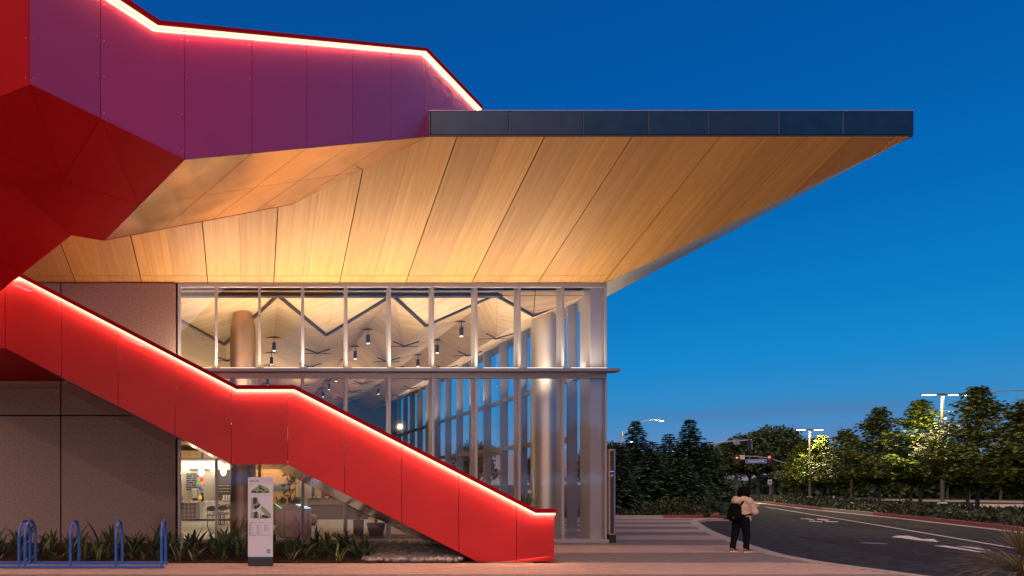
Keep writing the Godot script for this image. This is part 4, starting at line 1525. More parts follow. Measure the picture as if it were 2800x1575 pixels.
		omni(where[k], lin(1, 0.80, 0.52), 1.6, 0.05)
	# chairs and table
	var ch := thing("cafe_chair", "black round backed cafe chair nearest the window", "chair", V(-1.42, 0.03, 25.4), 0.12, "black cafe chairs")
	m = MB.new()
	m.lathe([Vector2(0, 0.47), Vector2(0.20, 0.47), Vector2(0.225, 0.445), Vector2(0.2, 0.42), Vector2(0, 0.42)], Transform3D(), 18)
	part("seat", m, M["dark taupe"], ch)
	m = MB.new()
	m.ball(Vector3(0, 0.70, 0.21), Vector3(0.23, 0.11, 0.035), 18)
	part("backrest", m, M["black paint"], ch)
	for s in [-1, 1]:
		bar("leg", Vector3(0.17 * s, 0, 0.20), Vector3(0.17 * s, 0.74, 0.20), 0.013, M["brown metal"], ch)
		bar("leg", Vector3(0.17 * s, 0, -0.16), Vector3(0.15 * s, 0.43, -0.12), 0.013, M["brown metal"], ch)
	copy(ch, V(-1.08, 0.03, 26.3), 0.3, "black round backed cafe chair half hidden behind the nearest one")
	copy(ch, V(-0.86, 0.03, 27.1), -2.8, "black round backed cafe chair on the far side of the small table")
	copy(ch, V(-1.3, 0.03, 27.6), 2.6, "black round backed cafe chair behind the table next to the counter")
	var tb := thing("cafe_table", "small round pale cafe table between the black chairs", "table", V(-1.15, 0.03, 26.8))
	m = MB.new()
	m.lathe([Vector2(0, 0.755), Vector2(0.33, 0.755), Vector2(0.34, 0.74), Vector2(0.32, 0.725), Vector2(0, 0.725)], Transform3D(), 24)
	part("table_top", m, M["white plastic"], tb)
	bar("leg", Vector3(0, 0.02, 0), Vector3(0, 0.73, 0), 0.03, M["brown metal"], tb)
	m = MB.new()
	m.lathe([Vector2(0, 0.02), Vector2(0.2, 0.015), Vector2(0.2, 0)], Transform3D(), 18)
	part("foot", m, M["brown metal"], tb)
	var fb := thing("flower_vase", "small vase of pale dried flowers on the cafe table", "vase", V(-1.12, 0.786, 26.8))
	m = MB.new()
	m.lathe([Vector2(0, 0), Vector2(0.04, 0), Vector2(0.05, 0.07), Vector2(0.02, 0.14)], Transform3D(), 10)
	part("vase", m, M["wall wood"], fb)
	for k in 9:
		var tip := Vector3(rng.randf_range(-0.1, 0.1), rng.randf_range(0.2, 0.3), rng.randf_range(-0.08, 0.08))
		m = MB.new()
		m.tube([Vector3(0, 0.12, 0), tip], 0.003, 0.003, 4)
		m.ball(tip, Vector3(0.03, 0.02, 0.03), 6)
		part("flower", m, M["plaster"], fb)
	# reception
	var wall := thing("reception_wall", "warm wood wall with blue letters behind the reception", "wall", V(0, 0.03, 33.2))
	block("boards", Vector3(1.05, 1.7, 0), Vector3(2.6, 3.38, 0.12), M["wall wood"], wall)
	block("white_panel", Vector3(2.72, 1.7, 0.6), Vector3(0.68, 3.38, 1.2), M["plaster"], wall)
	block("blue_banner", Vector3(3.22, 1.45, 0.10), Vector3(0.2, 1.9, 0.03), M["sign blue"], wall)
	block("wood_panel", Vector3(3.36, 1.7, 0.0), Vector3(0.6, 3.38, 0.14), M["wall wood"], wall)
	block("dark_panel", Vector3(6.2, 1.7, 0.0), Vector3(5.06, 3.38, 0.14), M["wine wall"], wall)
	mk("letter blue", 0.005, 0.17, 0.40, 0.3)
	text("letters", "LinkedIn", 0.34, M["letter blue"], wall, Vector3(1.64, 1.46, 0.07), 0.05, true, 0.95)
	area(V(1.2, 3.40, 32.2), Vector3(0, -1, -0.6), 2.4, 0.1, lin(1, 0.68, 0.36), 8.0)
	area(V(4.6, 3.40, 31.2), Vector3(0, -1, -0.2), 2.4, 0.1, lin(1, 0.72, 0.42), 6.0)
	block("lamp_line", Vector3(1.2, 3.40, 1.0), Vector3(2.4, 0.02, 0.1), M["cove lens"], wall)
	block("lamp_line", Vector3(4.6, 3.40, 2.0), Vector3(2.4, 0.02, 0.1), M["cove lens"], wall)
	var rc := thing("reception_counter", "long reception counter with pale upper band and dark front", "counter", V(0, 0.03, 30.7))
	block("front", Vector3(4.2, 0.34, -0.3), Vector3(2.7, 0.68, 0.6), M["dark taupe"], rc, 0.01)
	block("band", Vector3(4.2, 0.80, -0.3), Vector3(2.8, 0.26, 0.7), M["taupe"], rc, 0.01)
	block("top", Vector3(4.2, 0.95, -0.3), Vector3(2.84, 0.035, 0.74), M["brown metal"], rc, 0.008)
	for k in [["notice_card", "small white framed card nearest the planter on the reception counter", 3.06, 0.08], ["notice_card", "wide white framed card on the reception counter, second from the planter", 3.28, 0.19], ["notice_card", "pale printed card farthest along the reception counter", 3.66, 0.16]]:
		var o := thing(k[0], k[1], "card", V(k[2], 1.0, 30.85))
		block("frame", Vector3(0, 0.065, 0), Vector3(k[3] + 0.02, 0.13, 0.02), M["black paint"], o)
		block("sheet", Vector3(0, 0.065, 0.011), Vector3(k[3] - 0.01, 0.10, 0.003), M["sign white"], o)
	var bench := thing("lounge_bench", "low grey block bench on the lobby floor right of the gates", "bench", V(2.2, 0.03, 26.4))
	block("seat", Vector3(0, 0.23, 0), Vector3(1.05, 0.36, 0.6), M["taupe"], bench, 0.05)
	block("base", Vector3(0, 0.03, 0), Vector3(0.9, 0.06, 0.5), M["joint black"], bench)
	# access gates
	var near := ["nearest the glass", "second from the glass", "third from the glass", "farthest from the glass"]
	for k in 4:
		var g := thing("access_gate", "pinkish metal access gate cabinet with lights on top, %s" % near[k], "gate", V(1.44, 0.03, 20.1 + 1.12 * k), 0, "lobby access gates")
		block("cabinet", Vector3(0, 0.44, 0), Vector3(0.94, 0.86, 0.20), M["pink gate metal"], g, 0.015)
		block("top", Vector3(0, 0.885, 0), Vector3(0.98, 0.03, 0.24), M["aluminium"], g, 0.008)
		block("frame", Vector3(-0.36, 0.43, 0.102), Vector3(0.012, 0.8, 0.006), M["joint black"], g)
		block("frame", Vector3(0.36, 0.43, 0.102), Vector3(0.012, 0.8, 0.006), M["joint black"], g)
		block("green_lamp", Vector3(-0.46, 0.907, 0.06), Vector3(0.05, 0.014, 0.05), M["green indicator"], g)
		block("blue_lamp", Vector3(0.34, 0.909, 0.05), Vector3(0.2, 0.018, 0.06), M["blue indicator"], g)
	# indoor plants
	var tr := thing("fig_tree", "indoor fig tree with broad round leaves in a dark planter", "plant", V(1.60, 0.03, 26.6))
	block("planter", Vector3(-0.05, 0.42, 0), Vector3(1.1, 0.84, 0.6), M["brown metal"], tr, 0.02)
	m = MB.new()
	m.tube([Vector3(0.1, 0.8, 0), Vector3(0.08, 1.2, 0.02), Vector3(0.02, 1.6, 0), Vector3(-0.06, 2.05, 0)], 0.025, 0.012, 8)
	part("trunk", m, M["bark"], tr)
	var fl := [blade(0.36, 0.26, 0.7, 0.15, 5, 0.6).mesh(), blade(0.30, 0.22, 1.1, 0.15, 5, 0.6).mesh()]
	for k in 34:
		var h := rng.randf_range(1.15, 2.1)
		var o := part("leaf", fl[k % 2], M["indoor leaf"], tr, Vector3(rng.randf_range(-0.28, 0.22), h, rng.randf_range(-0.2, 0.2)))
		o.rotation = Vector3(rng.randf_range(0.4, 1.5), rng.randf_range(0, TAU), 0)
		o.rotation_order = EULER_ORDER_YXZ
	var fe := thing("fern", "dense green fern spilling over the dark planter under the fig", "plant", V(1.62, 0.86, 26.6))
	var ff := blade(0.42, 0.06, 1.6, 0.2, 5).mesh()
	for k in 60:
		var o := part("frond", ff, M["indoor leaf"], fe, Vector3(rng.randf_range(-0.5, 0.42), 0, rng.randf_range(-0.2, 0.25)))
		o.rotation = Vector3(rng.randf_range(-0.1, 0.7), rng.randf_range(0, TAU), 0)
	var pots := [["potted_plant", "tall dark pot with thin arching leaves inside the glass", 3.42, 20.5, 0.17, 0.15, 0.52, 22, 0.55, 0.035], ["potted_plant", "wide dark bowl pot right of the tall pot inside the glass", 3.98, 20.6, 0.30, 0.2, 0.42, 8, 0.3, 0.04], ["potted_plant", "pot of upright glossy leaves showing over the stair rail", 8.40, 20.2, 0.22, 0.18, 0.7, 30, 0.75, 0.09]]
	for q in pots:
		var o := thing(q[0], q[1], "plant", V(q[2], 0.03, q[3]))
		m = MB.new()
		m.lathe([Vector2(0, 0), Vector2(q[5], 0), Vector2(q[4], q[6]), Vector2(q[4] - 0.03, q[6]), Vector2(q[4] - 0.04, q[6] - 0.06), Vector2(0, q[6] - 0.06)], Transform3D(), 22)
		part("pot", m, M["pot grey"], o)
		var lf := blade(q[8], q[9], 1.2 if q[9] < 0.05 else 0.5, 0.2, 6).mesh()
		for k in q[7]:
			var l := part("leaf", lf, M["indoor leaf"] if q[9] > 0.05 else M["strap mid"], o, Vector3(0, q[6] - 0.05, 0))
			l.rotation = Vector3(rng.randf_range(0.0, 0.55), rng.randf_range(0, TAU), 0)
	var mat_ := thing("floor_mat", "dark mat lying under the pots just inside the glass", "mat", V(3.9, 0.034, 20.4))
	block("mat", Vector3(0, 0.006, 0), Vector3(2.4, 0.012, 1.7), M["dark taupe"], mat_)
	var np := thing("notice_plate", "small white notice plate fixed on a fin of the side glass wall", "sign", Vector3(8.661, 1.436, -20.300))
	block("plate", Vector3(0, 0, 0), Vector3(0.12, 0.10, 0.012), M["sign white"], np, 0.003)
	# campus map sign on the forecourt
	var sg := thing("map_sign", "white upright campus map sign standing before the plant bed", "sign", Vector3(0.237, 0.000, -13.318))
	var poly := []
	var w := 0.252
	var top := 1.80
	poly += [Vector2(-w, 0.19), Vector2(w, 0.19)]
	for k in 5:
		var a := PI / 2.0 * k / 4.0
		poly.append(Vector2(w - 0.03 + 0.03 * cos(a), top - 0.03 + 0.03 * sin(a)))
	for k in 5:
		var a := PI / 2.0 * k / 4.0 + PI / 2.0
		poly.append(Vector2(-w + 0.03 + 0.03 * cos(a), top - 0.03 + 0.03 * sin(a)))
	m = MB.new()
	m.prism(PackedVector2Array(poly), Transform3D(), 0.10)
	part("board", m, M["sign white"], sg)
	block("base", Vector3(0, 0.083, -0.05), Vector3(2 * w + 0.004, 0.166, 0.11), M["dark metal"], sg, 0.004)
	block("blue_stripe", Vector3(0, 0.178, -0.05), Vector3(2 * w + 0.002, 0.022, 0.104), M["sign blue"], sg)
	text("title", "CAMPUS MAP", 0.031, M["navy print"], sg, Vector3(-0.125, 1.722, 0.0005), 0.002, true, 0.19)
	for q in [[0.0, 1.757, 0.45, 0.004], [0.0, 1.700, 0.45, 0.004], [0.16, 1.728, 0.13, 0.007], [-0.195, 1.672, 0.03, 0.005], [-0.18, 1.655, 0.085, 0.009], [0.0, 1.435, 0.45, 0.004], [0.0, 0.875, 0.45, 0.004], [-0.165, 0.888, 0.12, 0.007], [0.0, 0.89, 0.09, 0.006], [0.0, 0.632, 0.45, 0.004], [-0.16, 0.617, 0.13, 0.010], [0.07, 0.616, 0.28, 0.005], [-0.195, 0.853, 0.07, 0.009]]:
		block("print_line", Vector3(q[0], q[1], 0.0008), Vector3(q[2], q[3], 0.0016), M["grey print"], sg)
	for cidx in 3:
		for r in (6 if cidx < 2 else 4):
			var x := -0.215 + 0.155 * cidx
			var y := 0.822 - 0.034 * r
			block("legend_dot", Vector3(x, y, 0.0008), Vector3(0.018, 0.018, 0.0016), M["navy print"], sg)
			block("legend_text", Vector3(x + 0.05, y, 0.0008), Vector3(0.055 + 0.02 * ((r * 7 + cidx * 3) % 3), 0.006, 0.0016), M["grey print"], sg)
	var plan := [["green print", [[-0.20, 1.475], [-0.19, 1.53], [-0.08, 1.60], [-0.02, 1.655], [0.06, 1.625], [0.16, 1.57], [0.19, 1.525], [0.185, 1.475]]],
		["navy print", [[-0.17, 1.485], [-0.17, 1.515], [-0.125, 1.53], [-0.10, 1.515], [-0.085, 1.535], [-0.08, 1.485]]], ["navy print", [[-0.03, 1.56], [-0.03, 1.62], [0.0, 1.625], [0.02, 1.585], [0.07, 1.56], [0.09, 1.52], [0.05, 1.525], [0.03, 1.55]]], ["navy print", [[-0.06, 1.485], [-0.05, 1.51], [-0.01, 1.525], [0.03, 1.505], [0.035, 1.485]]], ["navy print", [[0.10, 1.485], [0.10, 1.515], [0.145, 1.515], [0.145, 1.485]]],
		["green print", [[-0.19, 1.385], [-0.175, 1.385], [-0.175, 0.965], [-0.19, 0.965]]], ["green print", [[-0.165, 1.385], [-0.06, 1.385], [-0.04, 1.30], [0.01, 1.235], [-0.05, 1.17], [-0.12, 1.14], [-0.165, 1.15]]], ["navy print", [[-0.145, 1.388], [-0.075, 1.388], [-0.07, 1.29], [-0.085, 1.265], [-0.145, 1.262]]], ["navy print", [[-0.125, 1.165], [-0.125, 1.235], [-0.07, 1.225], [-0.02, 1.26], [0.0, 1.235], [-0.03, 1.19], [-0.07, 1.175], [-0.085, 1.15]]],
		["green print", [[-0.165, 1.10], [-0.06, 1.09], [-0.03, 1.03], [-0.03, 0.965], [-0.165, 0.965]]], ["navy print", [[-0.125, 0.97], [-0.125, 1.03], [-0.115, 1.095], [-0.065, 1.11], [-0.055, 1.06], [-0.075, 1.02], [-0.055, 0.975]]], ["green print", [[-0.01, 1.17], [0.045, 1.215], [0.21, 1.06], [0.215, 0.97], [0.17, 0.965], [0.03, 1.12]]], ["navy print", [[0.02, 0.99], [0.03, 1.03], [0.08, 1.04], [0.12, 1.02], [0.17, 1.0], [0.16, 0.97], [0.12, 0.968]]], ["green print", [[-0.015, 0.965], [0.0, 1.08], [0.02, 0.985], [0.12, 0.965]]]]
	for k in plan.size():
		var q := PackedVector2Array()
		for v in plan[k][1]:
			q.append(Vector2(v[0], v[1]))
		m = MB.new()
		m.prism(q, Transform3D(Basis(), Vector3(0, 0, 0.0012 + 0.0006 * k)), 0.0012 + 0.0006 * k)
		part("map_shape", m, M[plan[k][0]], sg)
	block("logo_square", Vector3(0.163, 0.300, 0.001), Vector3(0.074, 0.074, 0.002), M["sign blue"], sg)
	text("logo_letters", "in", 0.050, M["sign white"], sg, Vector3(0.163, 0.300, 0.0025), 0.002, true)
	# dark screen totem at the building corner
	var to := thing("screen_totem", "tall slim totem with dark glass front and beige side at the building corner", "totem", V(10.29, 0, 19.2))
	block("body", Vector3(0, 1.44, 0), Vector3(0.155, 2.42, 1.15), M["wall wood"], to, 0.012)
	mk("totem beige", 0.42, 0.34, 0.28, 0.5)
	(to.get_child(0) as MeshInstance3D).material_override = M["totem beige"]
	block("screen", Vector3(-0.012, 1.44, 0.578), Vector3(0.105, 2.36, 0.006), M["slot black"], to)
	block("edge_trim", Vector3(0.062, 1.44, 0.58), Vector3(0.03, 2.42, 0.012), M["ledge metal"], to)
	block("screen_line", Vector3(-0.012, 2.02, 0.582), Vector3(0.09, 0.015, 0.002), M["screen blue"], to)
	m = MB.new()
	for k in 12:
		var a := TAU * k / 16.0
		var b := TAU * (k + 1) / 16.0
		m.quad(Vector3(cos(a) * 0.034, sin(a) * 0.034, 0), Vector3(cos(b) * 0.034, sin(b) * 0.034, 0), Vector3(cos(b) * 0.026, sin(b) * 0.026, 0), Vector3(cos(a) * 0.026, sin(a) * 0.026, 0), Vector3.BACK)
	part("screen_ring", m, M["screen blue"], to, Vector3(-0.012, 1.90, 0.583))
	block("base", Vector3(0, 0.115, 0), Vector3(0.19, 0.23, 1.2), M["joint black"], to, 0.005)
	# blue hoop racks for bicycles
	for r in 2:
		var x0: float = -6.3 if r == 0 else -4.46
		var x1: float = -4.49 if r == 0 else -1.66
		var rk := thing("bicycle_rack", ["blue steel bicycle rack running out of the left edge", "blue steel bicycle rack with four hoops before the plant bed"][r], "bicycle rack", V(0, 0, 13.27), 0, "blue bicycle racks")
		for z in [0.325, -0.325]:
			m = MB.new()
			m.box(Vector3((x0 + x1) / 2.0, 0.035, z), Vector3(x1 - x0, 0.05, 0.07), 0.008)
			part("rail", m, M["blue paint"], rk)
		var hx: Array = [-5.42, -4.515] if r == 0 else [-4.40, -3.505, -2.61, -1.715]
		for x in hx:
			var q := [Vector3(x, 0.05, 0.325)]
			for k in 13:
				var a := PI * k / 12.0
				q.append(Vector3(x, 0.60 + 0.325 * sin(a), 0.325 * cos(a)))
			q.append(Vector3(x, 0.05, -0.325))
			m = MB.new()
			m.tube(q, 0.029, 0.029, 14)
			part("hoop", m, M["blue paint"], rk)


# ---------------------------------------------------------------- plant bed, river stones
func bed_and_gravel() -> void:
	var m := MB.new()
	var f := FastNoiseLite.new()
	f.seed = 12
	f.frequency = 0.9
	var nx := 64
	var nz := 26
	for i in nx:
		for j in nz:
			var q := []
			for k in [[0, 0], [1, 0], [1, 1], [0, 1]]:
				var x: float = -7.4 + 13.4 * (i + k[0]) / nx
				var d: float = 13.85 + 4.72 * (j + k[1]) / nz
				q.append(V(x, 0.0 + 0.025 * f.get_noise_2d(x * 2.0, d * 2.0) + 0.02 * sin(PI * (j + k[1]) / nz), d))
			m.quad(q[0], q[1], q[2], q[3], Vector3.UP)
	structure("mulch_bed", m, M["mulch"])
	# loose bark chips
	var chip := MB.new()
	chip.box(Vector3.ZERO, Vector3(0.05, 0.008, 0.016), 0.002)
	var mm := MultiMesh.new()
	mm.transform_format = MultiMesh.TRANSFORM_3D
	mm.mesh = chip.mesh()
	mm.instance_count = 4200
	for k in 4200:
		var d := 13.88 + 2.6 * pow(rng.randf(), 1.6)
		var bs := Basis.from_euler(Vector3(rng.randf_range(-0.4, 0.4), rng.randf_range(0, TAU), rng.randf_range(-0.3, 0.3))).scaled(Vector3.ONE * rng.randf_range(0.6, 1.5))
		mm.set_instance_transform(k, Transform3D(bs, V(rng.randf_range(-6.5, 3.0), 0.028, d)))
	var mi := MultiMeshInstance3D.new()
	mi.name = "bark_chips"
	mi.multimesh = mm
	mi.material_override = M["mulch"]
	add_child(mi)
	mi.set_meta("kind", "stuff")
	tag(mi, "loose red brown bark chips covering the plant bed", "bark chips")
	# river stones under the stair
	var st := MB.new()
	st.ball(Vector3.ZERO, Vector3(0.066, 0.042, 0.052), 10)
	for k in st.p.size():
		var v := st.p[k]
		st.p[k] = v * (1.0 + 0.22 * f.get_noise_3d(v.x * 22.0, v.y * 22.0, v.z * 22.0))
	mm = MultiMesh.new()
	mm.transform_format = MultiMesh.TRANSFORM_3D
	mm.use_colors = true
	mm.mesh = st.mesh()
	mm.instance_count = 3600
	for k in 3600:
		var d := 14.02 + 4.5 * rng.randf()
		var left := 2.75 + 0.25 * sin(d * 3.0)
		if d > 17.9:
			left = -1.5
		var x := rng.randf_range(left, minf(4.5 + (d - 14.0) * 0.5, 5.8)) if d < 17.9 or rng.randf() < 0.4 else rng.randf_range(left, 3.2)
		var bs := Basis.from_euler(Vector3(rng.randf_range(-0.4, 0.4), rng.randf_range(0, TAU), rng.randf_range(-0.4, 0.4))).scaled(Vector3.ONE * rng.randf_range(0.7, 1.5))
		mm.set_instance_transform(k, Transform3D(bs, V(x, 0.035 + 0.03 * rng.randf(), d)))
		var g := rng.randf_range(0.45, 1.0)
		mm.set_instance_color(k, Color(g, g * rng.randf_range(0.92, 1.0), g * rng.randf_range(0.88, 1.0)))
	mi = MultiMeshInstance3D.new()
	mi.name = "river_stones"
	mi.multimesh = mm
	mi.material_override = M["stone"]
	add_child(mi)
	mi.set_meta("kind", "stuff")
	tag(mi, "grey river stones spread under the red stair and along the glass", "river stones")
	# strap leaved plants
	var leaves := []
	for k in 6:
		leaves.append(blade([0.62, 0.74, 0.52, 0.44, 0.66, 0.36][k], [0.085, 0.10, 0.085, 0.075, 0.075, 0.07][k], [0.9, 0.6, 1.5, 1.9, 1.1, 1.3][k], 0.3, 7, 0.45).mesh())
	var spots := []
	var rows := ["front row", "second row", "third row", "fourth row", "fifth row", "back row"]
	for r in 6:
		var d: float = [14.12, 14.62, 15.2, 15.95, 16.7, 17.4][r]
		var x := -6.3 + (0.2 if r % 2 else 0.0)
		while x < (2.75 if r < 3 else 2.9):
			spots.append([x + rng.randf_range(-0.14, 0.14), d + rng.randf_range(-0.16, 0.16), r])
			x += [0.52, 0.5, 0.56, 0.62, 0.68, 0.8][r]
	for s in spots:
		var x: float = s[0]
		var zone := "by the bicycle racks" if x < -1.9 else ("left of the map sign" if x < -0.1 else "right of the map sign")
		var kind: int = 1 if s[2] == 0 and rng.randf() < 0.6 else 0
		var what: String = ["dark strap leaved plant", "yellowish strap leaved plant"][kind]
		var marks_ := [[-6.4, "left edge"], [-5.42, "cut bicycle rack"], [-4.45, "double hoop"], [-3.5, "second single hoop"], [-2.6, "third hoop"], [-1.7, "last hoop"], [-0.9, "thin cafe mullion"], [-0.3, "map sign edge"], [0.24, "map sign"], [0.8, "map sign flank"], [1.45, "access gates"], [2.1, "grey bench"], [2.8, "river stones"]]
		var close: Array = marks_[0]
		for q in marks_:
			if absf(q[0] - x) < absf(close[0] - x):
				close = q
		var side: String = "left" if x < close[0] else "right"
		var o := thing("strap_leaf_plant", "%s, %s, just %s of the %s" % [what, rows[s[2]], side, close[1]], "plant", V(x, 0.01, s[1]), rng.randf_range(0, TAU), "%ss %s" % [what, zone])
		var n := rng.randi_range(9, 15) if s[2] > 0 else rng.randi_range(6, 11)
		var size: float = rng.randf_range(0.68, 1.15) * ([0.66, 0.85, 0.95, 1.0, 1.0, 1.0][s[2]])
		for k in n:
			var mat: StandardMaterial3D = M["strap dark"] if rng.randf() < 0.62 else M["strap mid"]
			if kind == 1 and rng.randf() < 0.3:
				mat = M["strap pale"]
			var l := part("leaf", leaves[rng.randi() % 6], mat, o, Vector3(rng.randf_range(-0.05, 0.05), 0, rng.randf_range(-0.05, 0.05)))
			l.rotation_order = EULER_ORDER_YXZ
			l.rotation = Vector3(rng.randf_range(0.0, 0.8), TAU * k / n + rng.randf_range(-0.4, 0.4), rng.randf_range(-0.2, 0.2))
			l.scale = Vector3.ONE * size * rng.randf_range(0.8, 1.15)


# ---------------------------------------------------------------- street furniture
const WARM := Color(1.0, 0.88, 0.62)


func double_lamp(at: Vector3, height: float, label: String, power: float) -> void:
	var t := thing("street_lamp", label, "street lamp", at)
	var m := MB.new()
	m.tube([Vector3(0, 0, 0), Vector3(0, height, 0)], 0.095, 0.065, 12)
	part("pole", m, M["pole grey"], t)
	m = MB.new()
	m.lathe([Vector2(0.22, 0), Vector2(0.22, 0.5), Vector2(0.19, 0.56), Vector2(0.1, 0.56)], Transform3D(), 16)
	part("pole_base", m, M["concrete kerb"], t)
	m = MB.new()
	m.box(Vector3(0, height + 0.02, 0), Vector3(0.2, 0.1, 0.2), 0.02)
	part("pole_cap", m, M["pole grey"], t)
	for s in [-1.0, 1.0]:
		bar("arm", Vector3(0, height, 0), Vector3(0.42 * s, height + 0.01, 0), 0.035, M["pole grey"], t)
		var h := block("lamp_head", Vector3(0.80 * s, height + 0.02, 0), Vector3(0.80, 0.07, 0.34), M["pole grey"], t, 0.02)
		block("lamp_lens", Vector3(0, -0.045, 0), Vector3(0.62, 0.03, 0.26), M["lamp lens"], h)
		area(at + Vector3(0.80 * s, height - 0.09, 0), Vector3(0, -1, 0), 0.6, 0.26, WARM, power)


func arm_lamp(at: Vector3, path: Array, pole: float, label: String, power: float) -> void:
	var t := thing("street_lamp", label, "street lamp", at)
	var m := MB.new()
	m.tube([Vector3(0, 0, 0), Vector3(0, pole, 0)], 0.13, 0.10, 10)
	part("pole", m, M["pole galvanised"], t)
	m = MB.new()
	m.tube(path, 0.06, 0.035, 8)
	part("arm", m, M["pole galvanised"], t)
	var e: Vector3 = path[path.size() - 1]
	var way: Vector3 = (e - path[path.size() - 2]).normalized()
	var c := e + Vector3(way.x * 0.35, 0, way.z * 0.35)
	m = MB.new()
	m.ball(Vector3.ZERO, Vector3(0.42, 0.09, 0.17), 12)
	var h := part("lamp_head", m, M["pole galvanised"], t, c)
	h.rotation.y = atan2(-way.z, way.x)
	m = MB.new()
	m.ball(Vector3(0, -0.05, 0), Vector3(0.27, 0.08, 0.13), 12)
	part("lamp_lens", m, M["lamp lens"], h)
	omni(at + c + Vector3(0, -0.22, 0), WARM, power, 0.08)


func arc_path(from: Vector3, to: Vector3, rise: float) -> Array:
	var q := []
	for k in 11:
		var t := k / 10.0
		var v := from.lerp(to, t)
		v.y = lerpf(from.y, to.y, sin(t * PI / 2.0)) + rise * sin(PI * t)
		q.append(v)
	return q


func signal_head(root: Node3D, at: Vector3, lit: String, turn := 0.0) -> void:
	var h := block("signal_head", at, Vector3(0.36, 1.10, 0.22), M["black paint"], root, 0.02, turn)
	block("backplate", Vector3(0, 0, -0.02), Vector3(0.62, 1.36, 0.03), M["joint black"], h, 0.01)
	for k in 3:
		var on: bool = k == 0 and lit != ""
		var m := MB.new()
		var face := Transform3D(Basis(Vector3.RIGHT, Vector3.BACK, Vector3.DOWN), Vector3(0, 0.36 - 0.36 * k, 0.111))
		if on and lit == "arrow":
			m.prism(PackedVector2Array([Vector2(-0.14, 0), Vector2(-0.03, 0.11), Vector2(-0.03, 0.035), Vector2(0.14, 0.035), Vector2(0.14, -0.035), Vector2(-0.03, -0.035), Vector2(-0.03, -0.11)]), Transform3D(Basis(), Vector3(0, 0.36, 0.125)), 0.01)
			part("signal_light", m, M["amber arrow"], h)
		else:
			m.lathe([Vector2(0, 0.02), Vector2(0.14, 0.01), Vector2(0.15, 0)], face, 16)
			part("signal_light", m, M["red signal"] if on else M["slot black"], h)
		m = MB.new()
		for j in 9:
			var a := PI * j / 9.0
			var b := PI * (j + 1) / 9.0
			m.quad(Vector3(cos(a) * 0.16, 0.36 - 0.36 * k + sin(a) * 0.16, 0.11), Vector3(cos(b) * 0.16, 0.36 - 0.36 * k + sin(b) * 0.16, 0.11), Vector3(cos(b) * 0.16, 0.36 - 0.36 * k + sin(b) * 0.16, 0.28), Vector3(cos(a) * 0.16, 0.36 - 0.36 * k + sin(a) * 0.16, 0.28), Vector3(cos((a + b) / 2), sin((a + b) / 2), 0))
		part("visor", m, M["black paint"], h)
	if lit != "":
		omni(root.position + at + Vector3(0, 0.36, 0.34), lin(1, 0.05, 0.02), 0.06, 0.06)


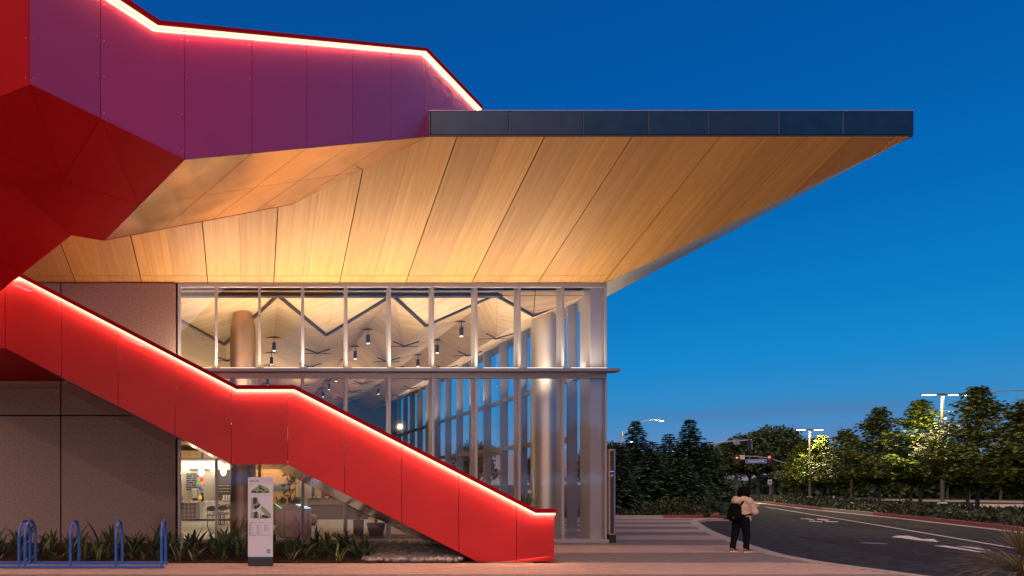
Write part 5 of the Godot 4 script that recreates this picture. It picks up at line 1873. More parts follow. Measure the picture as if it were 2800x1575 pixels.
func street() -> void:
	var m: MB
	double_lamp(V(41.73, 0.02, 39.6), 7.05, "tall double headed lamp post among the street trees, nearer one", 60.0)
	double_lamp(V(50.8, 0.02, 59.6), 6.6, "tall double headed lamp post among the street trees, farther one", 60.0)
	# arm lamps
	var at := V(42.5, 0.02, 75.0)
	arm_lamp(at, arc_path(Vector3(0, 7.3, 0), Vector3(4.2, 8.95, 0), 0.25), 7.6, "street lamp on a long arm rising behind the cedars", 40.0)
	at = V(61.0, 0.02, 110.0)
	arm_lamp(at, [Vector3(0, 8.4, 0), Vector3(1.2, 8.75, 0.3), Vector3(2.2, 8.8, 0.6)], 8.5, "far street lamp shining in front of the dark trees at the corner", 40.0)
	at = V(92.6, 0.02, 110.0)
	arm_lamp(at, arc_path(Vector3(0, 8.35, 0), Vector3(-6.0, 9.8, 0), 0.45), 9.2, "street lamp with a long curved arm before the plane trees", 40.0)
	at = V(72.0, 0.02, 55.0)
	arm_lamp(at, arc_path(Vector3(0, 7.6, 0), Vector3(-11.6, 9.1, 0), 0.7), 8.0, "street lamp whose dark curved arm reaches in from the right edge", 16.0)
	# lamps of the forecourt, seen only as reflections in the glass
	for k in 2:
		var c := [Vector3(10.1, 0, 6.6), Vector3(-4.5, 0, 7.5)][k] as Vector3
		var t := thing("forecourt_lamp", ["column lamp of the forecourt mirrored in the lower glass", "column lamp of the forecourt behind the bicycle racks"][k], "lamp", c)
		bar("pole", Vector3.ZERO, Vector3(0, 5.4, 0), 0.09, M["pole grey"], t, 12)
		bar("collar", Vector3(0, 4.6, 0), Vector3(0, 5.4, 0), 0.14, M["dark metal"], t, 12)
		m = MB.new()
		m.lathe([Vector2(0, 5.72), Vector2(0.24, 5.70), Vector2(0.26, 5.66), Vector2(0.1, 5.62), Vector2(0.0, 5.62)], Transform3D(), 18)
		part("lamp_hood", m, M["pole grey"], t)
		m = MB.new()
		m.ball(Vector3(0, 5.52, 0), Vector3(0.12, 0.10, 0.12), 14)
		part("lamp_bulb", m, M["lamp lens"], t)
		omni(c + Vector3(0, 5.52, 0), lin(1.0, 0.66, 0.42), [60.0, 36.0][k], 0.06)
	# traffic lights
	var s1 := thing("traffic_light", "curved signal mast with red arrow and red light over the far crossing", "traffic light", V(92.0, 0.0, 95.0))
	m = MB.new()
	m.tube([Vector3(0, 0, 0), Vector3(0, 4.3, 0)], 0.16, 0.14, 10)
	part("pole", m, M["pole galvanised"], s1)
	m = MB.new()
	var q := []
	for v in [Vector3(92.889, 2.706, -95.000), Vector3(84.444, 2.864, -95.000), Vector3(78.639, 4.289, -95.000), Vector3(75.208, 5.424, -95.000), Vector3(73.361, 5.688, -95.000), Vector3(71.778, 5.724, -95.000), Vector3(70.300, 5.714, -95.000)]:
		q.append(v - s1.position)
	q[0] = Vector3(0, 3.2, 0)
	q[1] = Vector3(-6.0, 3.75, 0)
	m.tube(q, 0.11, 0.07, 8)
	part("mast_arm", m, M["pole galvanised"], s1)
	signal_head(s1, Vector3(70.353, 5.160, -95.000) - s1.position + Vector3(0, 0, 0.2), "arrow", -0.75)
	signal_head(s1, Vector3(74.997, 5.239, -95.000) - s1.position + Vector3(0, 0, 0.2), "ball", -0.75)
	var nu := thing("no_turn_sign", "small white no turn sign on the signal mast beside the red arrow", "sign", Vector3(70.897, 5.581, -94.600), -0.6)
	block("plate", Vector3.ZERO, Vector3(0.62, 0.60, 0.02), M["sign white"], nu, 0.008)
	m = MB.new()
	for k in 20:
		var a := TAU * k / 20.0
		var b := TAU * (k + 1) / 20.0
		m.quad(Vector3(cos(a) * 0.27, sin(a) * 0.27, 0), Vector3(cos(b) * 0.27, sin(b) * 0.27, 0), Vector3(cos(b) * 0.22, sin(b) * 0.22, 0), Vector3(cos(a) * 0.22, sin(a) * 0.22, 0), Vector3.BACK)
	part("red_ring", m, M["red kerb"], nu, Vector3(0, 0, 0.013))
	m = MB.new()
	var u := []
	for k in 9:
		var a := PI * k / 8.0
		u.append(Vector3(cos(a) * 0.08, 0.02 + sin(a) * 0.08, 0))
	m.tube([Vector3(0.08, -0.14, 0)] + u + [Vector3(-0.08, -0.08, 0)], 0.022, 0.022, 6)
	part("turn_symbol", m, M["joint black"], nu, Vector3(0, 0, 0.012))
	var sn := thing("street_name_sign", "blue street name sign hanging under the curved signal mast", "sign", Vector3(73.049, 5.005, -94.800), -0.35)
	block("plate", Vector3.ZERO, Vector3(2.5, 0.52, 0.03), M["sign white"], sn, 0.01)
	block("face", Vector3(0, 0, 0.017), Vector3(2.42, 0.44, 0.006), M["street sign blue"], sn, 0.002)
	text("lettering", "Middlefield Rd", 0.26, M["sign white"], sn, Vector3(0, 0, 0.022), 0.004, true, 1.9)
	for x in [-0.75, 0.85]:
		bar("hanger", Vector3(x, 0.24, 0), Vector3(x, 0.62 if x < 0 else 0.42, 0), 0.03, M["pole galvanised"], sn, 6)
	var s2 := thing("traffic_light", "straight signal mast seen from behind, reaching out of the cedars", "traffic light", V(40.6, 0, 72.0))
	m = MB.new()
	m.tube([Vector3(0, 0, 0), Vector3(0, 4.6, 0)], 0.16, 0.13, 10)
	part("pole", m, M["pole galvanised"], s2)
	m = MB.new()
	q = []
	for v in [Vector3(40.800, 3.610, -72.000), Vector3(43.600, 4.490, -72.000), Vector3(46.800, 5.290, -72.000), Vector3(50.000, 5.970, -72.000), Vector3(52.000, 6.310, -72.000), Vector3(55.000, 6.546, -72.000)]:
		q.append(v - s2.position)
	m.tube(q, 0.12, 0.07, 8)
	part("mast_arm", m, M["pole galvanised"], s2)
	var back := block("signal_head", Vector3(54.800, 5.970, -72.000) - s2.position, Vector3(0.36, 1.08, 0.24), M["black paint"], s2, 0.02, 0.5)
	block("backplate", Vector3(0, 0, 0.03), Vector3(0.62, 1.3, 0.03), M["black paint"], back, 0.01)
	block("back_edge", Vector3(0.20, 0, 0.05), Vector3(0.1, 1.0, 0.2), M["pole galvanised"], back)
	var sb := thing("mast_sign", "grey sign seen from behind on the straight signal mast", "sign", Vector3(53.212, 6.317, -71.800), 0.2)
	block("plate", Vector3.ZERO, Vector3(0.78, 0.56, 0.02), M["pole galvanised"], sb, 0.005)
	bar("bracket", Vector3(0, -0.2, 0.03), Vector3(0, 0.2, 0.03), 0.02, M["pole grey"], sb, 6)
	var ls := thing("signal_camera_lamp", "small lit white lamp box on the signal mast near the cedars", "lamp", Vector3(44.034, 4.832, -71.600))
	block("lamp_box", Vector3.ZERO, Vector3(0.34, 0.5, 0.25), M["globe"], ls, 0.03)
	block("lid", Vector3(0, 0.29, 0), Vector3(0.4, 0.07, 0.3), M["pole grey"], ls, 0.01)
	# small street signs
	for k in [[1962, 1328, 96.0, "white square road sign on a post before the plane trees, left one", 0.6], [2105, 1318, 99.0, "white upright road sign on a post before the pale building", 0.62]]:
		var d: float = k[2]
		var c := V((k[0] - 680) * d / 1800.0, 0, d)
		var y: float = 1.65 + (1325 - k[1]) * d / 1800.0
		var o := thing("road_sign", k[3], "sign", c)
		bar("post", Vector3.ZERO, Vector3(0, y + 0.3, -0.03), 0.03, M["pole galvanised"], o, 6)
		block("plate", Vector3(0, y, 0), Vector3(k[4], 0.75, 0.02), M["sign white"], o, 0.005)
		block("print", Vector3(0, y, 0.0115), Vector3(k[4] * 0.6, 0.3, 0.003), M["grey print"], o)
	# fire hydrant
	var hy := thing("fire_hydrant", "pale fire hydrant standing at the right edge beyond the shrubs", "hydrant", V(57.6, -0.03, 48.6))
	m = MB.new()
	m.lathe([Vector2(0, 0), Vector2(0.17, 0), Vector2(0.17, 0.05), Vector2(0.11, 0.06), Vector2(0.11, 0.52), Vector2(0.15, 0.53), Vector2(0.14, 0.60), Vector2(0.07, 0.70), Vector2(0.03, 0.76), Vector2(0, 0.77)], Transform3D(), 14)
	part("barrel", m, M["sign white"], hy)
	for s in [-1, 1]:
		bar("outlet", Vector3(0.08 * s, 0.42, 0), Vector3(0.2 * s, 0.42, 0), 0.06, M["sign white"], hy)
	bar("outlet", Vector3(0, 0.38, 0.08), Vector3(0, 0.38, 0.2), 0.075, M["sign white"], hy)
	structure("far_red_kerb", sheet(strip([Vector2(50.5, 43.4), Vector2(60.0, 45.5)], 0.15), 0.06, 0.2), M["red kerb"])
	var po := thing("marker_post", "thin white marker post behind the low shrubs", "post", Vector3(47.143, 0.000, -53.036))
	bar("post", Vector3.ZERO, Vector3(0, 0.75, 0), 0.07, M["sign white"], po)
	# pale building far behind the trees
	mk("pale wall", 0.30, 0.31, 0.33, 0.8)
	var pb := thing("far_building", "pale low building half hidden behind the plane trees", "building", V(127, 0, 152))
	block("wall", Vector3(0, 1.8, 0), Vector3(12, 3.6, 8), M["pale wall"], pb)
	block("roof", Vector3(0, 3.75, 0), Vector3(12.6, 0.3, 8.6), M["dark metal"], pb, 0.05)
	for k in 3:
		block("window", Vector3(-3.5 + 3.5 * k, 2.2, 4.01), Vector3(2.0, 1.6, 0.06), M["slot black"], pb)


# ---------------------------------------------------------------- trees and shrubs
func kite(m: MB, at: Vector3, along: Vector3, up: Vector3, long: float, wide: float) -> void:
	var s := along.cross(up).normalized() * wide * 0.5
	var tip := at + along * long
	var mid := at + along * long * 0.42
	var n := s.cross(along).normalized()
	m.tri(at, mid + s, tip, n, n, n)
	m.tri(at, tip, mid - s, n, n, n)


func rand_dir() -> Vector3:
	var z := rng.randf_range(-1, 1)
	var a := rng.randf_range(0, TAU)
	var r := sqrt(1.0 - z * z)
	return Vector3(r * cos(a), z, r * sin(a))


func tone(lo := 0.45) -> Color:
	var g := rng.randf_range(lo, 0.95)
	return Color(g * rng.randf_range(0.85, 1.05), g, g * rng.randf_range(0.7, 1.0))


# young street tree: layered crown on a clear stem
func maple(h: float, reach: float, label: String, group: String) -> Node3D:
	var t := thing("street_tree", label, "tree", Vector3.ZERO, 0, group)
	var m := MB.new()
	m.tube([Vector3.ZERO, Vector3(0.03, h * 0.3, 0.02), Vector3(-0.02, h * 0.6, -0.02), Vector3(0, h * 0.97, 0)], 0.10, 0.012, 9)
	var c := MB.new()
	c.tinted = true
	var low := h * 0.25
	for k in 190:
		var f := pow(rng.randf(), 1.2)
		if k < 12:
			f = 0.80 + 0.2 * k / 11.0
		var r := reach * minf(1.0, 0.62 + 2.2 * f) * (1.0 - pow(f, 1.45)) * rng.randf_range(0.5, 1.25)
		var a := k * 2.39996 + rng.randf_range(-0.3, 0.3)
		var y := low + (h - low) * f
		var e := Vector3(cos(a) * r, y + 0.22 * r, sin(a) * r)
		var s := Vector3(0, maxf(y - 0.35 * r, low * 0.92), 0)
		if k % 3 == 0 and r > 0.3:
			m.tube([s, s.lerp(e, 0.5) + Vector3(0, 0.06, 0), e], 0.025, 0.006, 5, false)
		var n := int(11 + 24 * r)
		for j in n:
			var w := pow(rng.randf(), 0.6)
			var p := s.lerp(e, w) + rand_dir() * Vector3(0.34, 0.15, 0.34)
			c.tint = tone(0.55)
			var out := (rand_dir() * Vector3(1, 0.35, 1) + Vector3(cos(a), -0.25, sin(a)) * 0.8).normalized()
			kite(c, p, out, (Vector3.UP + rand_dir() * 0.55).normalized(), rng.randf_range(0.17, 0.29), rng.randf_range(0.15, 0.25))
	part("trunk", m, M["bark"], t)
	part("crown", c, M["leaf maple"], t)
	return t


# cedar: drooping boughs to the ground, thin leader
func cedar(h: float, reach: float, label: String, group: String) -> Node3D:
	var t := thing("cedar_tree", label, "tree", Vector3.ZERO, 0, group)
	var m := MB.new()
	m.tube([Vector3.ZERO, Vector3(0.02, h * 0.5, 0), Vector3(0.08, h * 0.99, 0.03)], 0.14, 0.012, 8)
	part("trunk", m, M["bark"], t)
	var c := MB.new()
	c.tinted = true
	var tiers := int(h * 6.5)
	for k in tiers:
		var f := float(k) / tiers
		var y := 0.12 + (h - 0.15) * f
		var n := 9 if f < 0.75 else 5
		for b in n:
			var a := TAU * b / n + k * 1.1 + rng.randf_range(-0.3, 0.3)
			var r := reach * pow(1.0 - f, 0.9) * rng.randf_range(0.7, 1.12) + 0.10
			var d := Vector3(cos(a), 0, sin(a))
			var side := Vector3(-d.z, 0, d.x)
			var steps := int(6 + r * 12)
			for j in steps:
				var w := (j + rng.randf()) / steps
				var p := Vector3(0, y, 0) + d * r * w + Vector3(0, 0.18 * r * w - 0.32 * r * w * w, 0)
				c.tint = tone(0.35)
				for s in [-1.0, 1.0]:
					var way: Vector3 = (d * 0.75 + side * s * rng.randf_range(0.3, 1.0) + Vector3(0, rng.randf_range(-0.45, 0.12), 0)).normalized()
					kite(c, p, way, (Vector3.UP + rand_dir() * 0.3).normalized(), rng.randf_range(0.28, 0.5) * (0.6 + 0.4 * r / reach), rng.randf_range(0.12, 0.22))
	part("crown", c, M["leaf cedar"], t)
	return t


# tall plane tree: forked pale trunk, clumped crown
func plane_tree(h: float, reach: float, label: String, group: String, called := "plane_tree") -> Node3D:
	var t := thing(called, label, "tree", Vector3.ZERO, 0, group)
	var m := MB.new()
	var lean := Vector3(rng.randf_range(-0.5, 0.5), 0, rng.randf_range(-0.3, 0.3))
	var fork := Vector3(lean.x, h * 0.22, lean.z)
	m.tube([Vector3.ZERO, fork * Vector3(0.4, 0.5, 0.4), fork], 0.27, 0.2, 9)
	var c := MB.new()
	c.tinted = true
	var clumps := []
	for k in 62:
		var d := rand_dir()
		d.y = absf(d.y) * 1.25 - 0.62
		var p := Vector3(0, h * 0.58, 0) + d * Vector3(reach, h * 0.42 if d.y > 0.0 else h * 0.40, reach) * rng.randf_range(0.55, 0.98)
		clumps.append(p)
		if k < 9:
			m.tube([fork, fork.lerp(p, 0.5) + Vector3(0, 0.4, 0), p], 0.10, 0.03, 6, false)
	for p in clumps:
		var r: float = reach * rng.randf_range(0.24, 0.40)
		for j in 95:
			var d := rand_dir()
			var v: Vector3 = p + d * r * pow(rng.randf(), 0.4) * Vector3(1, 0.75, 1)
			c.tint = tone(0.4)
			kite(c, v, (rand_dir() + Vector3(0, -0.4, 0)).normalized(), (Vector3.UP + rand_dir() * 0.8).normalized(), rng.randf_range(0.35, 0.6), rng.randf_range(0.28, 0.5))
	part("trunk", m, M["pale bark"], t)
	part("crown", c, M["leaf plane"], t)
	return t


func trees() -> void:
	# row of young trees on the median
	var g := "young trees along the median"
	var protos := [maple(7.0, 2.6, "", g), maple(6.4, 2.5, "", g), maple(7.2, 2.8, "", g)]
	var row := [[2192, 65.9, 5.7, 1, "young street tree brightly lit, at the far end of the median row"], [2247, 60.1, 6.1, 0, "young street tree behind the farther double lamp post"], [2313, 54.5, 6.2, 1, "dark young street tree right of the farther double lamp post"], [2405, 48.1, 7.2, 2, "tall dark young street tree in the middle of the median row"], [2516, 42.2, 7.0, 0, "bright yellow green street tree just left of the nearer lamp post"], [2672, 35.8, 6.9, 2, "broad street tree right of the nearer double lamp post"], [2806, 31.9, 5.7, 1, "street tree cut by the right edge of the view"], [2925, 29.5, 6.4, 0, "street tree beyond the right edge, only its leaves showing"]]
	for k in row.size():
		var d: float = row[k][1]
		var at := V((row[k][0] - 680) * d / 1800.0, 0.02, d)
		var p: Node3D = protos[row[k][3]]
		var size: float = row[k][2] / [7.0, 6.4, 7.2][row[k][3]]
		if p.position == Vector3.ZERO:
			p.position = at
			p.rotation.y = k * 1.3
			p.scale = Vector3.ONE * size
			p.set_meta("label", row[k][4])
		else:
			copy(p, at, k * 1.3 + 0.4, row[k][4], g, size)
	for k in [[2645, 36.9, "brown wooden stake right of the nearer lamp post", 0.02], [2488, 43.5, "leaning brown wooden stake left of the nearer lamp post", 0.1], [2327, 53.4, "thin brown wooden stake near the farther lamp post", 0.02], [2178, 67.5, "thin brown wooden stake at the far end of the tree row", -0.05]]:
		var d: float = k[1]
		var o := thing("tree_stake", k[2], "stake", V((k[0] - 680) * d / 1800.0, 0.0, d), 0, "wooden tree stakes")
		bar("stake", Vector3.ZERO, Vector3(k[3] * 2.2, 2.2, 0), 0.065, M["stake wood"], o)
	# cedars on the verge behind the building corner
	g = "cedars on the planted verge"
	var cp := [cedar(6.2, 2.5, "", g), cedar(5.2, 2.4, "", g), cedar(3.6, 1.9, "", g)]
	var ced := [[1738, 47.0, 6.3, 0, "cedar with thin leader tip, left behind the building corner"], [1688, 40.0, 4.3, 1, "cedar right beside the building corner"], [1885, 44.0, 6.1, 0, "tall cedar with a pointed leader standing in the middle of the verge"], [1828, 46.0, 5.3, 1, "cedar just left of the tallest leader"], [1935, 42.5, 4.5, 1, "cedar at the road side of the verge"], [1780, 37.5, 3.6, 2, "low spreading cedar at the front of the verge"], [1700, 35.6, 2.7, 2, "smallest cedar, low at the foot of the building corner"], [1862, 36.6, 3.2, 2, "low cedar in front of the tall pointed one"], [1785, 44.0, 4.6, 1, "cedar between the two taller leaders"], [1925, 37.5, 2.3, 2, "low cedar bough mass near the red kerb"]]
	for k in ced.size():
		var d: float = ced[k][1]
		var at := V((ced[k][0] - 680) * d / 1800.0, 0.03, d)
		var p: Node3D = cp[ced[k][3]]
		var size: float = ced[k][2] / [6.2, 5.2, 3.6][ced[k][3]]
		if p.position == Vector3.ZERO:
			p.position = at
			p.scale = Vector3.ONE * size
			p.set_meta("label", ced[k][4])
		else:
			copy(p, at, k * 2.1, ced[k][4], g, size)
	# tall plane trees across the crossing, and darker trees filling behind
	g = "tall trees beyond the crossing"
	var pp := [plane_tree(13.2, 4.4, "", g), plane_tree(11.5, 4.2, "", g)]
	var far := [[2018, 112.0, 11.4, 1, "tall plane tree leftmost over the road bend"], [2046, 118.0, 12.2, 0, "tall plane tree second from the road bend"], [2074, 112.0, 13.2, 0, "tallest plane tree with clumped crown against the sky"], [2112, 108.0, 12.4, 1, "plane tree with leaning trunk above the red traffic lights"], [2160, 104.0, 12.4, 0, "plane tree at the right of the tall group"], [1972, 120.0, 10.6, 1, "dark tree left of the tall plane group"], [1925, 128.0, 10.2, 0, "dark tree over the middle cedars"], [2140, 124.0, 12.8, 1, "plane tree standing behind the right of the group"]]
	for k in far.size():
		var d: float = far[k][1]
		var at := V((far[k][0] - 680) * d / 1800.0, 0.02, d)
		var p: Node3D = pp[far[k][3]]
		var size: float = far[k][2] / [13.2, 11.5][far[k][3]]
		if p.position == Vector3.ZERO:
			p.position = at
			p.scale = Vector3.ONE * size
			p.set_meta("label", far[k][4])
		else:
			copy(p, at, k * 1.7, far[k][4], g, size)
	var dark := [[1690, 64.0, 6.6, "dark round tree behind the corner lamp pole"], [1640, 60.0, 6.2, "dark tree peeping past the building corner"], [2235, 92.0, 7.6, "dark far tree behind the farther double lamp"], [2290, 88.0, 7.4, "dark far tree seen between two street trees, left"], [2345, 90.0, 7.8, "dark far tree left of the middle street tree"], [2430, 82.0, 7.2, "dark far tree right of the middle street tree"], [2480, 80.0, 6.4, "dark far tree behind the bright street tree"], [2590, 76.0, 6.2, "dark far tree behind the nearer lamp post"], [2650, 74.0, 5.8, "dark far tree behind the broad street tree"], [2735, 72.0, 6.0, "dark far tree near the right edge"], [2820, 70.0, 6.0, "dark far tree at the right edge"]]
	for k in dark.size():
		var d: float = dark[k][1]
		copy(pp[k % 2], V((dark[k][0] - 680) * d / 1800.0, -0.1 if k > 1 else 0.02, d), k * 1.1 + 0.6, dark[k][3], "darker trees along the road", dark[k][2] / [13.2, 11.5][k % 2])
	for k in [[14.0, 66.0, 0.5, "dark tree behind the lobby, seen through the side glass"], [24.0, 70.0, 0.55, "dark tree behind the building corner, second in its row"], [33.0, 74.0, 0.52, "dark tree far behind the slim totem"]]:
		copy(pp[int(k[0]) % 2], V(k[0], 0.02, k[1]), k[0], k[3], "dark trees behind the building", k[2])
	# trees behind the photographer, mirrored in the glass
	g = "trees mirrored in the glass"
	copy(cp[0], Vector3(13.3, 0, 15), 0.3, "tall dark conifer mirrored in the lower glass", g, 1.55)
	for k in [[17.0, 17.0, 0.52, "round tree mirrored right of the conifer"], [20.5, 18.0, 0.46, "low round tree mirrored near the glass doors"], [6.6, 24.0, 0.72, "tree mirrored left of the conifer"], [0.5, 27.0, 0.68, "tree mirrored behind the stair landing"], [-8.0, 26.0, 0.7, "tree mirrored at the cafe window"], [26.0, 22.0, 0.6, "tree mirrored in the corner panes"], [34.0, 30.0, 0.7, "far tree mirrored in the corner panes"], [-18.0, 28.0, 0.75, "far tree mirrored at the left"]]:
		copy(pp[int(k[0] + 40) % 2], Vector3(k[0], 0, k[1]), k[0], k[3], g, k[2])
	# low cover under the median trees and at the foot of the cedars
	var c := MB.new()
	c.tinted = true
	for k in 15000:
		var d := 20.0 + 52.0 * pow(rng.randf(), 1.5)
		var x := 34.4 + 0.52 * (d - 35.8) + rng.randf_range(0.5, 5.9)
		var edge := 0.5 + 0.5 * sin(d * 1.7) * sin(x * 1.1)
		var y := rng.randf() * (0.30 + 0.28 * edge)
		c.tint = tone(0.4)
		kite(c, V(x, y, d), (rand_dir() + Vector3(0, 0.7, 0)).normalized(), rand_dir(), rng.randf_range(0.14, 0.26), rng.randf_range(0.08, 0.15))
	var o := part("ground_cover", c, M["leaf cover"], self)
	o.set_meta("kind", "stuff")
	tag(o, "low dark shrubs covering the median under the street trees", "ground cover")
	c = MB.new()
	c.tinted = true
	for k in 9000:
		var d := rng.randf_range(32.95, 39.0)
		var right := 23.0 + (d - 32.9) * 0.72
		var x := right - 7.5 * pow(rng.randf(), 1.3)
		var tall := 0.16 + 0.75 * smoothstep(33.2, 34.6, d) * smoothstep(right - 6.0, right - 1.5, x)
		c.tint = tone(0.4)
		kite(c, V(x, rng.randf() * tall, d), (rand_dir() + Vector3(0, 0.7, 0)).normalized(), rand_dir(), rng.randf_range(0.1, 0.2), rng.randf_range(0.06, 0.12))
	o = part("verge_shrubs", c, M["leaf cover"], self)
	o.set_meta("kind", "stuff")
	tag(o, "low leafy shrubs and grass along the red kerb under the cedars", "shrubs")
	c = MB.new()
	c.tinted = true
	for k in 16000:
		var q: Array = [[Vector2(148, 235), Vector2(105, 146)], [Vector2(105, 146), Vector2(76, 98)], [Vector2(76, 98), Vector2(69, 80)], [Vector2(69, 80), Vector2(80, 66)], [Vector2(80, 66), Vector2(112, 28)]][[0, 1, 1, 2, 3, 3, 4, 4][k % 8]]
		var f := rng.randf()
		var v: Vector2 = q[0].lerp(q[1], f) + Vector2(7.0 + 5.0 * rng.randf(), 6.0 * rng.randf())
		c.tint = tone(0.35)
		kite(c, V(v.x, 3.2 * rng.randf() * (0.75 + 0.25 * sin(v.x * 0.9) * sin(v.y * 0.7)), v.y), (rand_dir() + Vector3(0, 0.5, 0)).normalized(), rand_dir(), rng.randf_range(0.5, 0.9), rng.randf_range(0.35, 0.6))
	o = part("far_hedge", c, M["leaf plane"], self)
	o.set_meta("kind", "stuff")
	tag(o, "dark hedge growth along the far side of the crossing road", "hedge")
	# feathery palm tuft in the near right corner
	var pt := thing("grass_palm", "feathery palm like grass tuft in the near right corner", "plant", V(10.6, 0, 9.0))
	var m := MB.new()
	m.tube([Vector3(0, 0, 0), Vector3(-0.02, 0.55, 0), Vector3(0.02, 0.82, 0)], 0.07, 0.05, 8)
	part("stem", m, M["bark"], pt)
	mk("palm leaf", 0.11, 0.10, 0.025, 0.5)
	M["palm leaf"].backlight_enabled = true
	M["palm leaf"].backlight = grey(0.3)
	for k in 300:
		var up := k < 100
		var l := part("frond", blade(rng.randf_range(0.5, 0.75) if up else rng.randf_range(0.8, 1.25), 0.026, rng.randf_range(0.2, 0.8) if up else rng.randf_range(0.9, 1.6), 0.2, 5), M["palm leaf"], pt, Vector3(0, 0.80 if up else 0.50, 0))
		l.rotation_order = EULER_ORDER_YXZ
		l.rotation = Vector3(rng.randf_range(0.1, 0.9) if up else rng.randf_range(0.7, 1.3), rng.randf_range(0, TAU), 0)
	pt.scale = Vector3.ONE * 0.82


# ---------------------------------------------------------------- the waiting person
# surface nets over a distance field
func nets(field: Callable, lo: Vector3, hi: Vector3, cell: float) -> MB:
	var nx := int((hi.x - lo.x) / cell) + 1
	var ny := int((hi.y - lo.y) / cell) + 1
	var nz := int((hi.z - lo.z) / cell) + 1
	var v := PackedFloat32Array()
	v.resize(nx * ny * nz)
	for i in nx:
		for j in ny:
			for k in nz:
				v[(i * ny + j) * nz + k] = field.call(lo + Vector3(i, j, k) * cell)
	var verts := {}
	var m := MB.new()
	for i in nx - 1:
		for j in ny - 1:
			for k in nz - 1:
				var sum := Vector3.ZERO
				var n := 0
				for e in 12:
					var ax := e / 4
					var b := e % 4
					var o := Vector3i.ZERO
					o[(ax + 1) % 3] = b & 1
					o[(ax + 2) % 3] = b >> 1
					var p := o
					p[ax] = 1
					var f0 := v[((i + o.x) * ny + j + o.y) * nz + k + o.z]
					var f1 := v[((i + p.x) * ny + j + p.y) * nz + k + p.z]
					if (f0 < 0.0) != (f1 < 0.0):
						sum += Vector3(o).lerp(Vector3(p), f0 / (f0 - f1))
						n += 1
				if n:
					verts[(i * ny + j) * nz + k] = lo + (Vector3(i, j, k) + sum / n) * cell
	var nrm := {}
	for key in verts:
		var p: Vector3 = verts[key]
		var h := cell * 0.5
		nrm[key] = Vector3(field.call(p + Vector3(h, 0, 0)) - field.call(p - Vector3(h, 0, 0)), field.call(p + Vector3(0, h, 0)) - field.call(p - Vector3(0, h, 0)), field.call(p + Vector3(0, 0, h)) - field.call(p - Vector3(0, 0, h))).normalized()
	for i in range(1, nx - 1):
		for j in range(1, ny - 1):
			for k in range(1, nz - 1):
				var f0 := v[(i * ny + j) * nz + k]
				for ax in 3:
					var s := Vector3i.ZERO
					s[ax] = 1
					var f1 := v[((i + s.x) * ny + j + s.y) * nz + k + s.z]
					if (f0 < 0.0) == (f1 < 0.0):
						continue
					var a := Vector3i.ZERO
					var b := Vector3i.ZERO
					a[(ax + 1) % 3] = 1
					b[(ax + 2) % 3] = 1
					var c := Vector3i(i, j, k)
					var q := []
					for w in [c, c - a, c - a - b, c - b]:
						q.append((w.x * ny + w.y) * nz + w.z)
					if not (verts.has(q[0]) and verts.has(q[1]) and verts.has(q[2]) and verts.has(q[3])):
						continue
					m.tri(verts[q[0]], verts[q[1]], verts[q[2]], nrm[q[0]], nrm[q[1]], nrm[q[2]])
					m.tri(verts[q[0]], verts[q[2]], verts[q[3]], nrm[q[0]], nrm[q[2]], nrm[q[3]])
	return m


func limbs(bones: Array, soft: float) -> Callable:
	return func(p: Vector3) -> float:
		var d := 1e3
		for b in bones:
			var a: Vector3 = b[0]
			var ab: Vector3 = b[1] - a
			var t := clampf((p - a).dot(ab) / maxf(ab.length_squared(), 1e-9), 0.0, 1.0)
			var e: float = (p - a - ab * t).length() - lerpf(b[2], b[3], t)
			var h := clampf(0.5 + 0.5 * (d - e) / soft, 0.0, 1.0)
			d = lerpf(d, e, h) - soft * h * (1.0 - h)
		return d


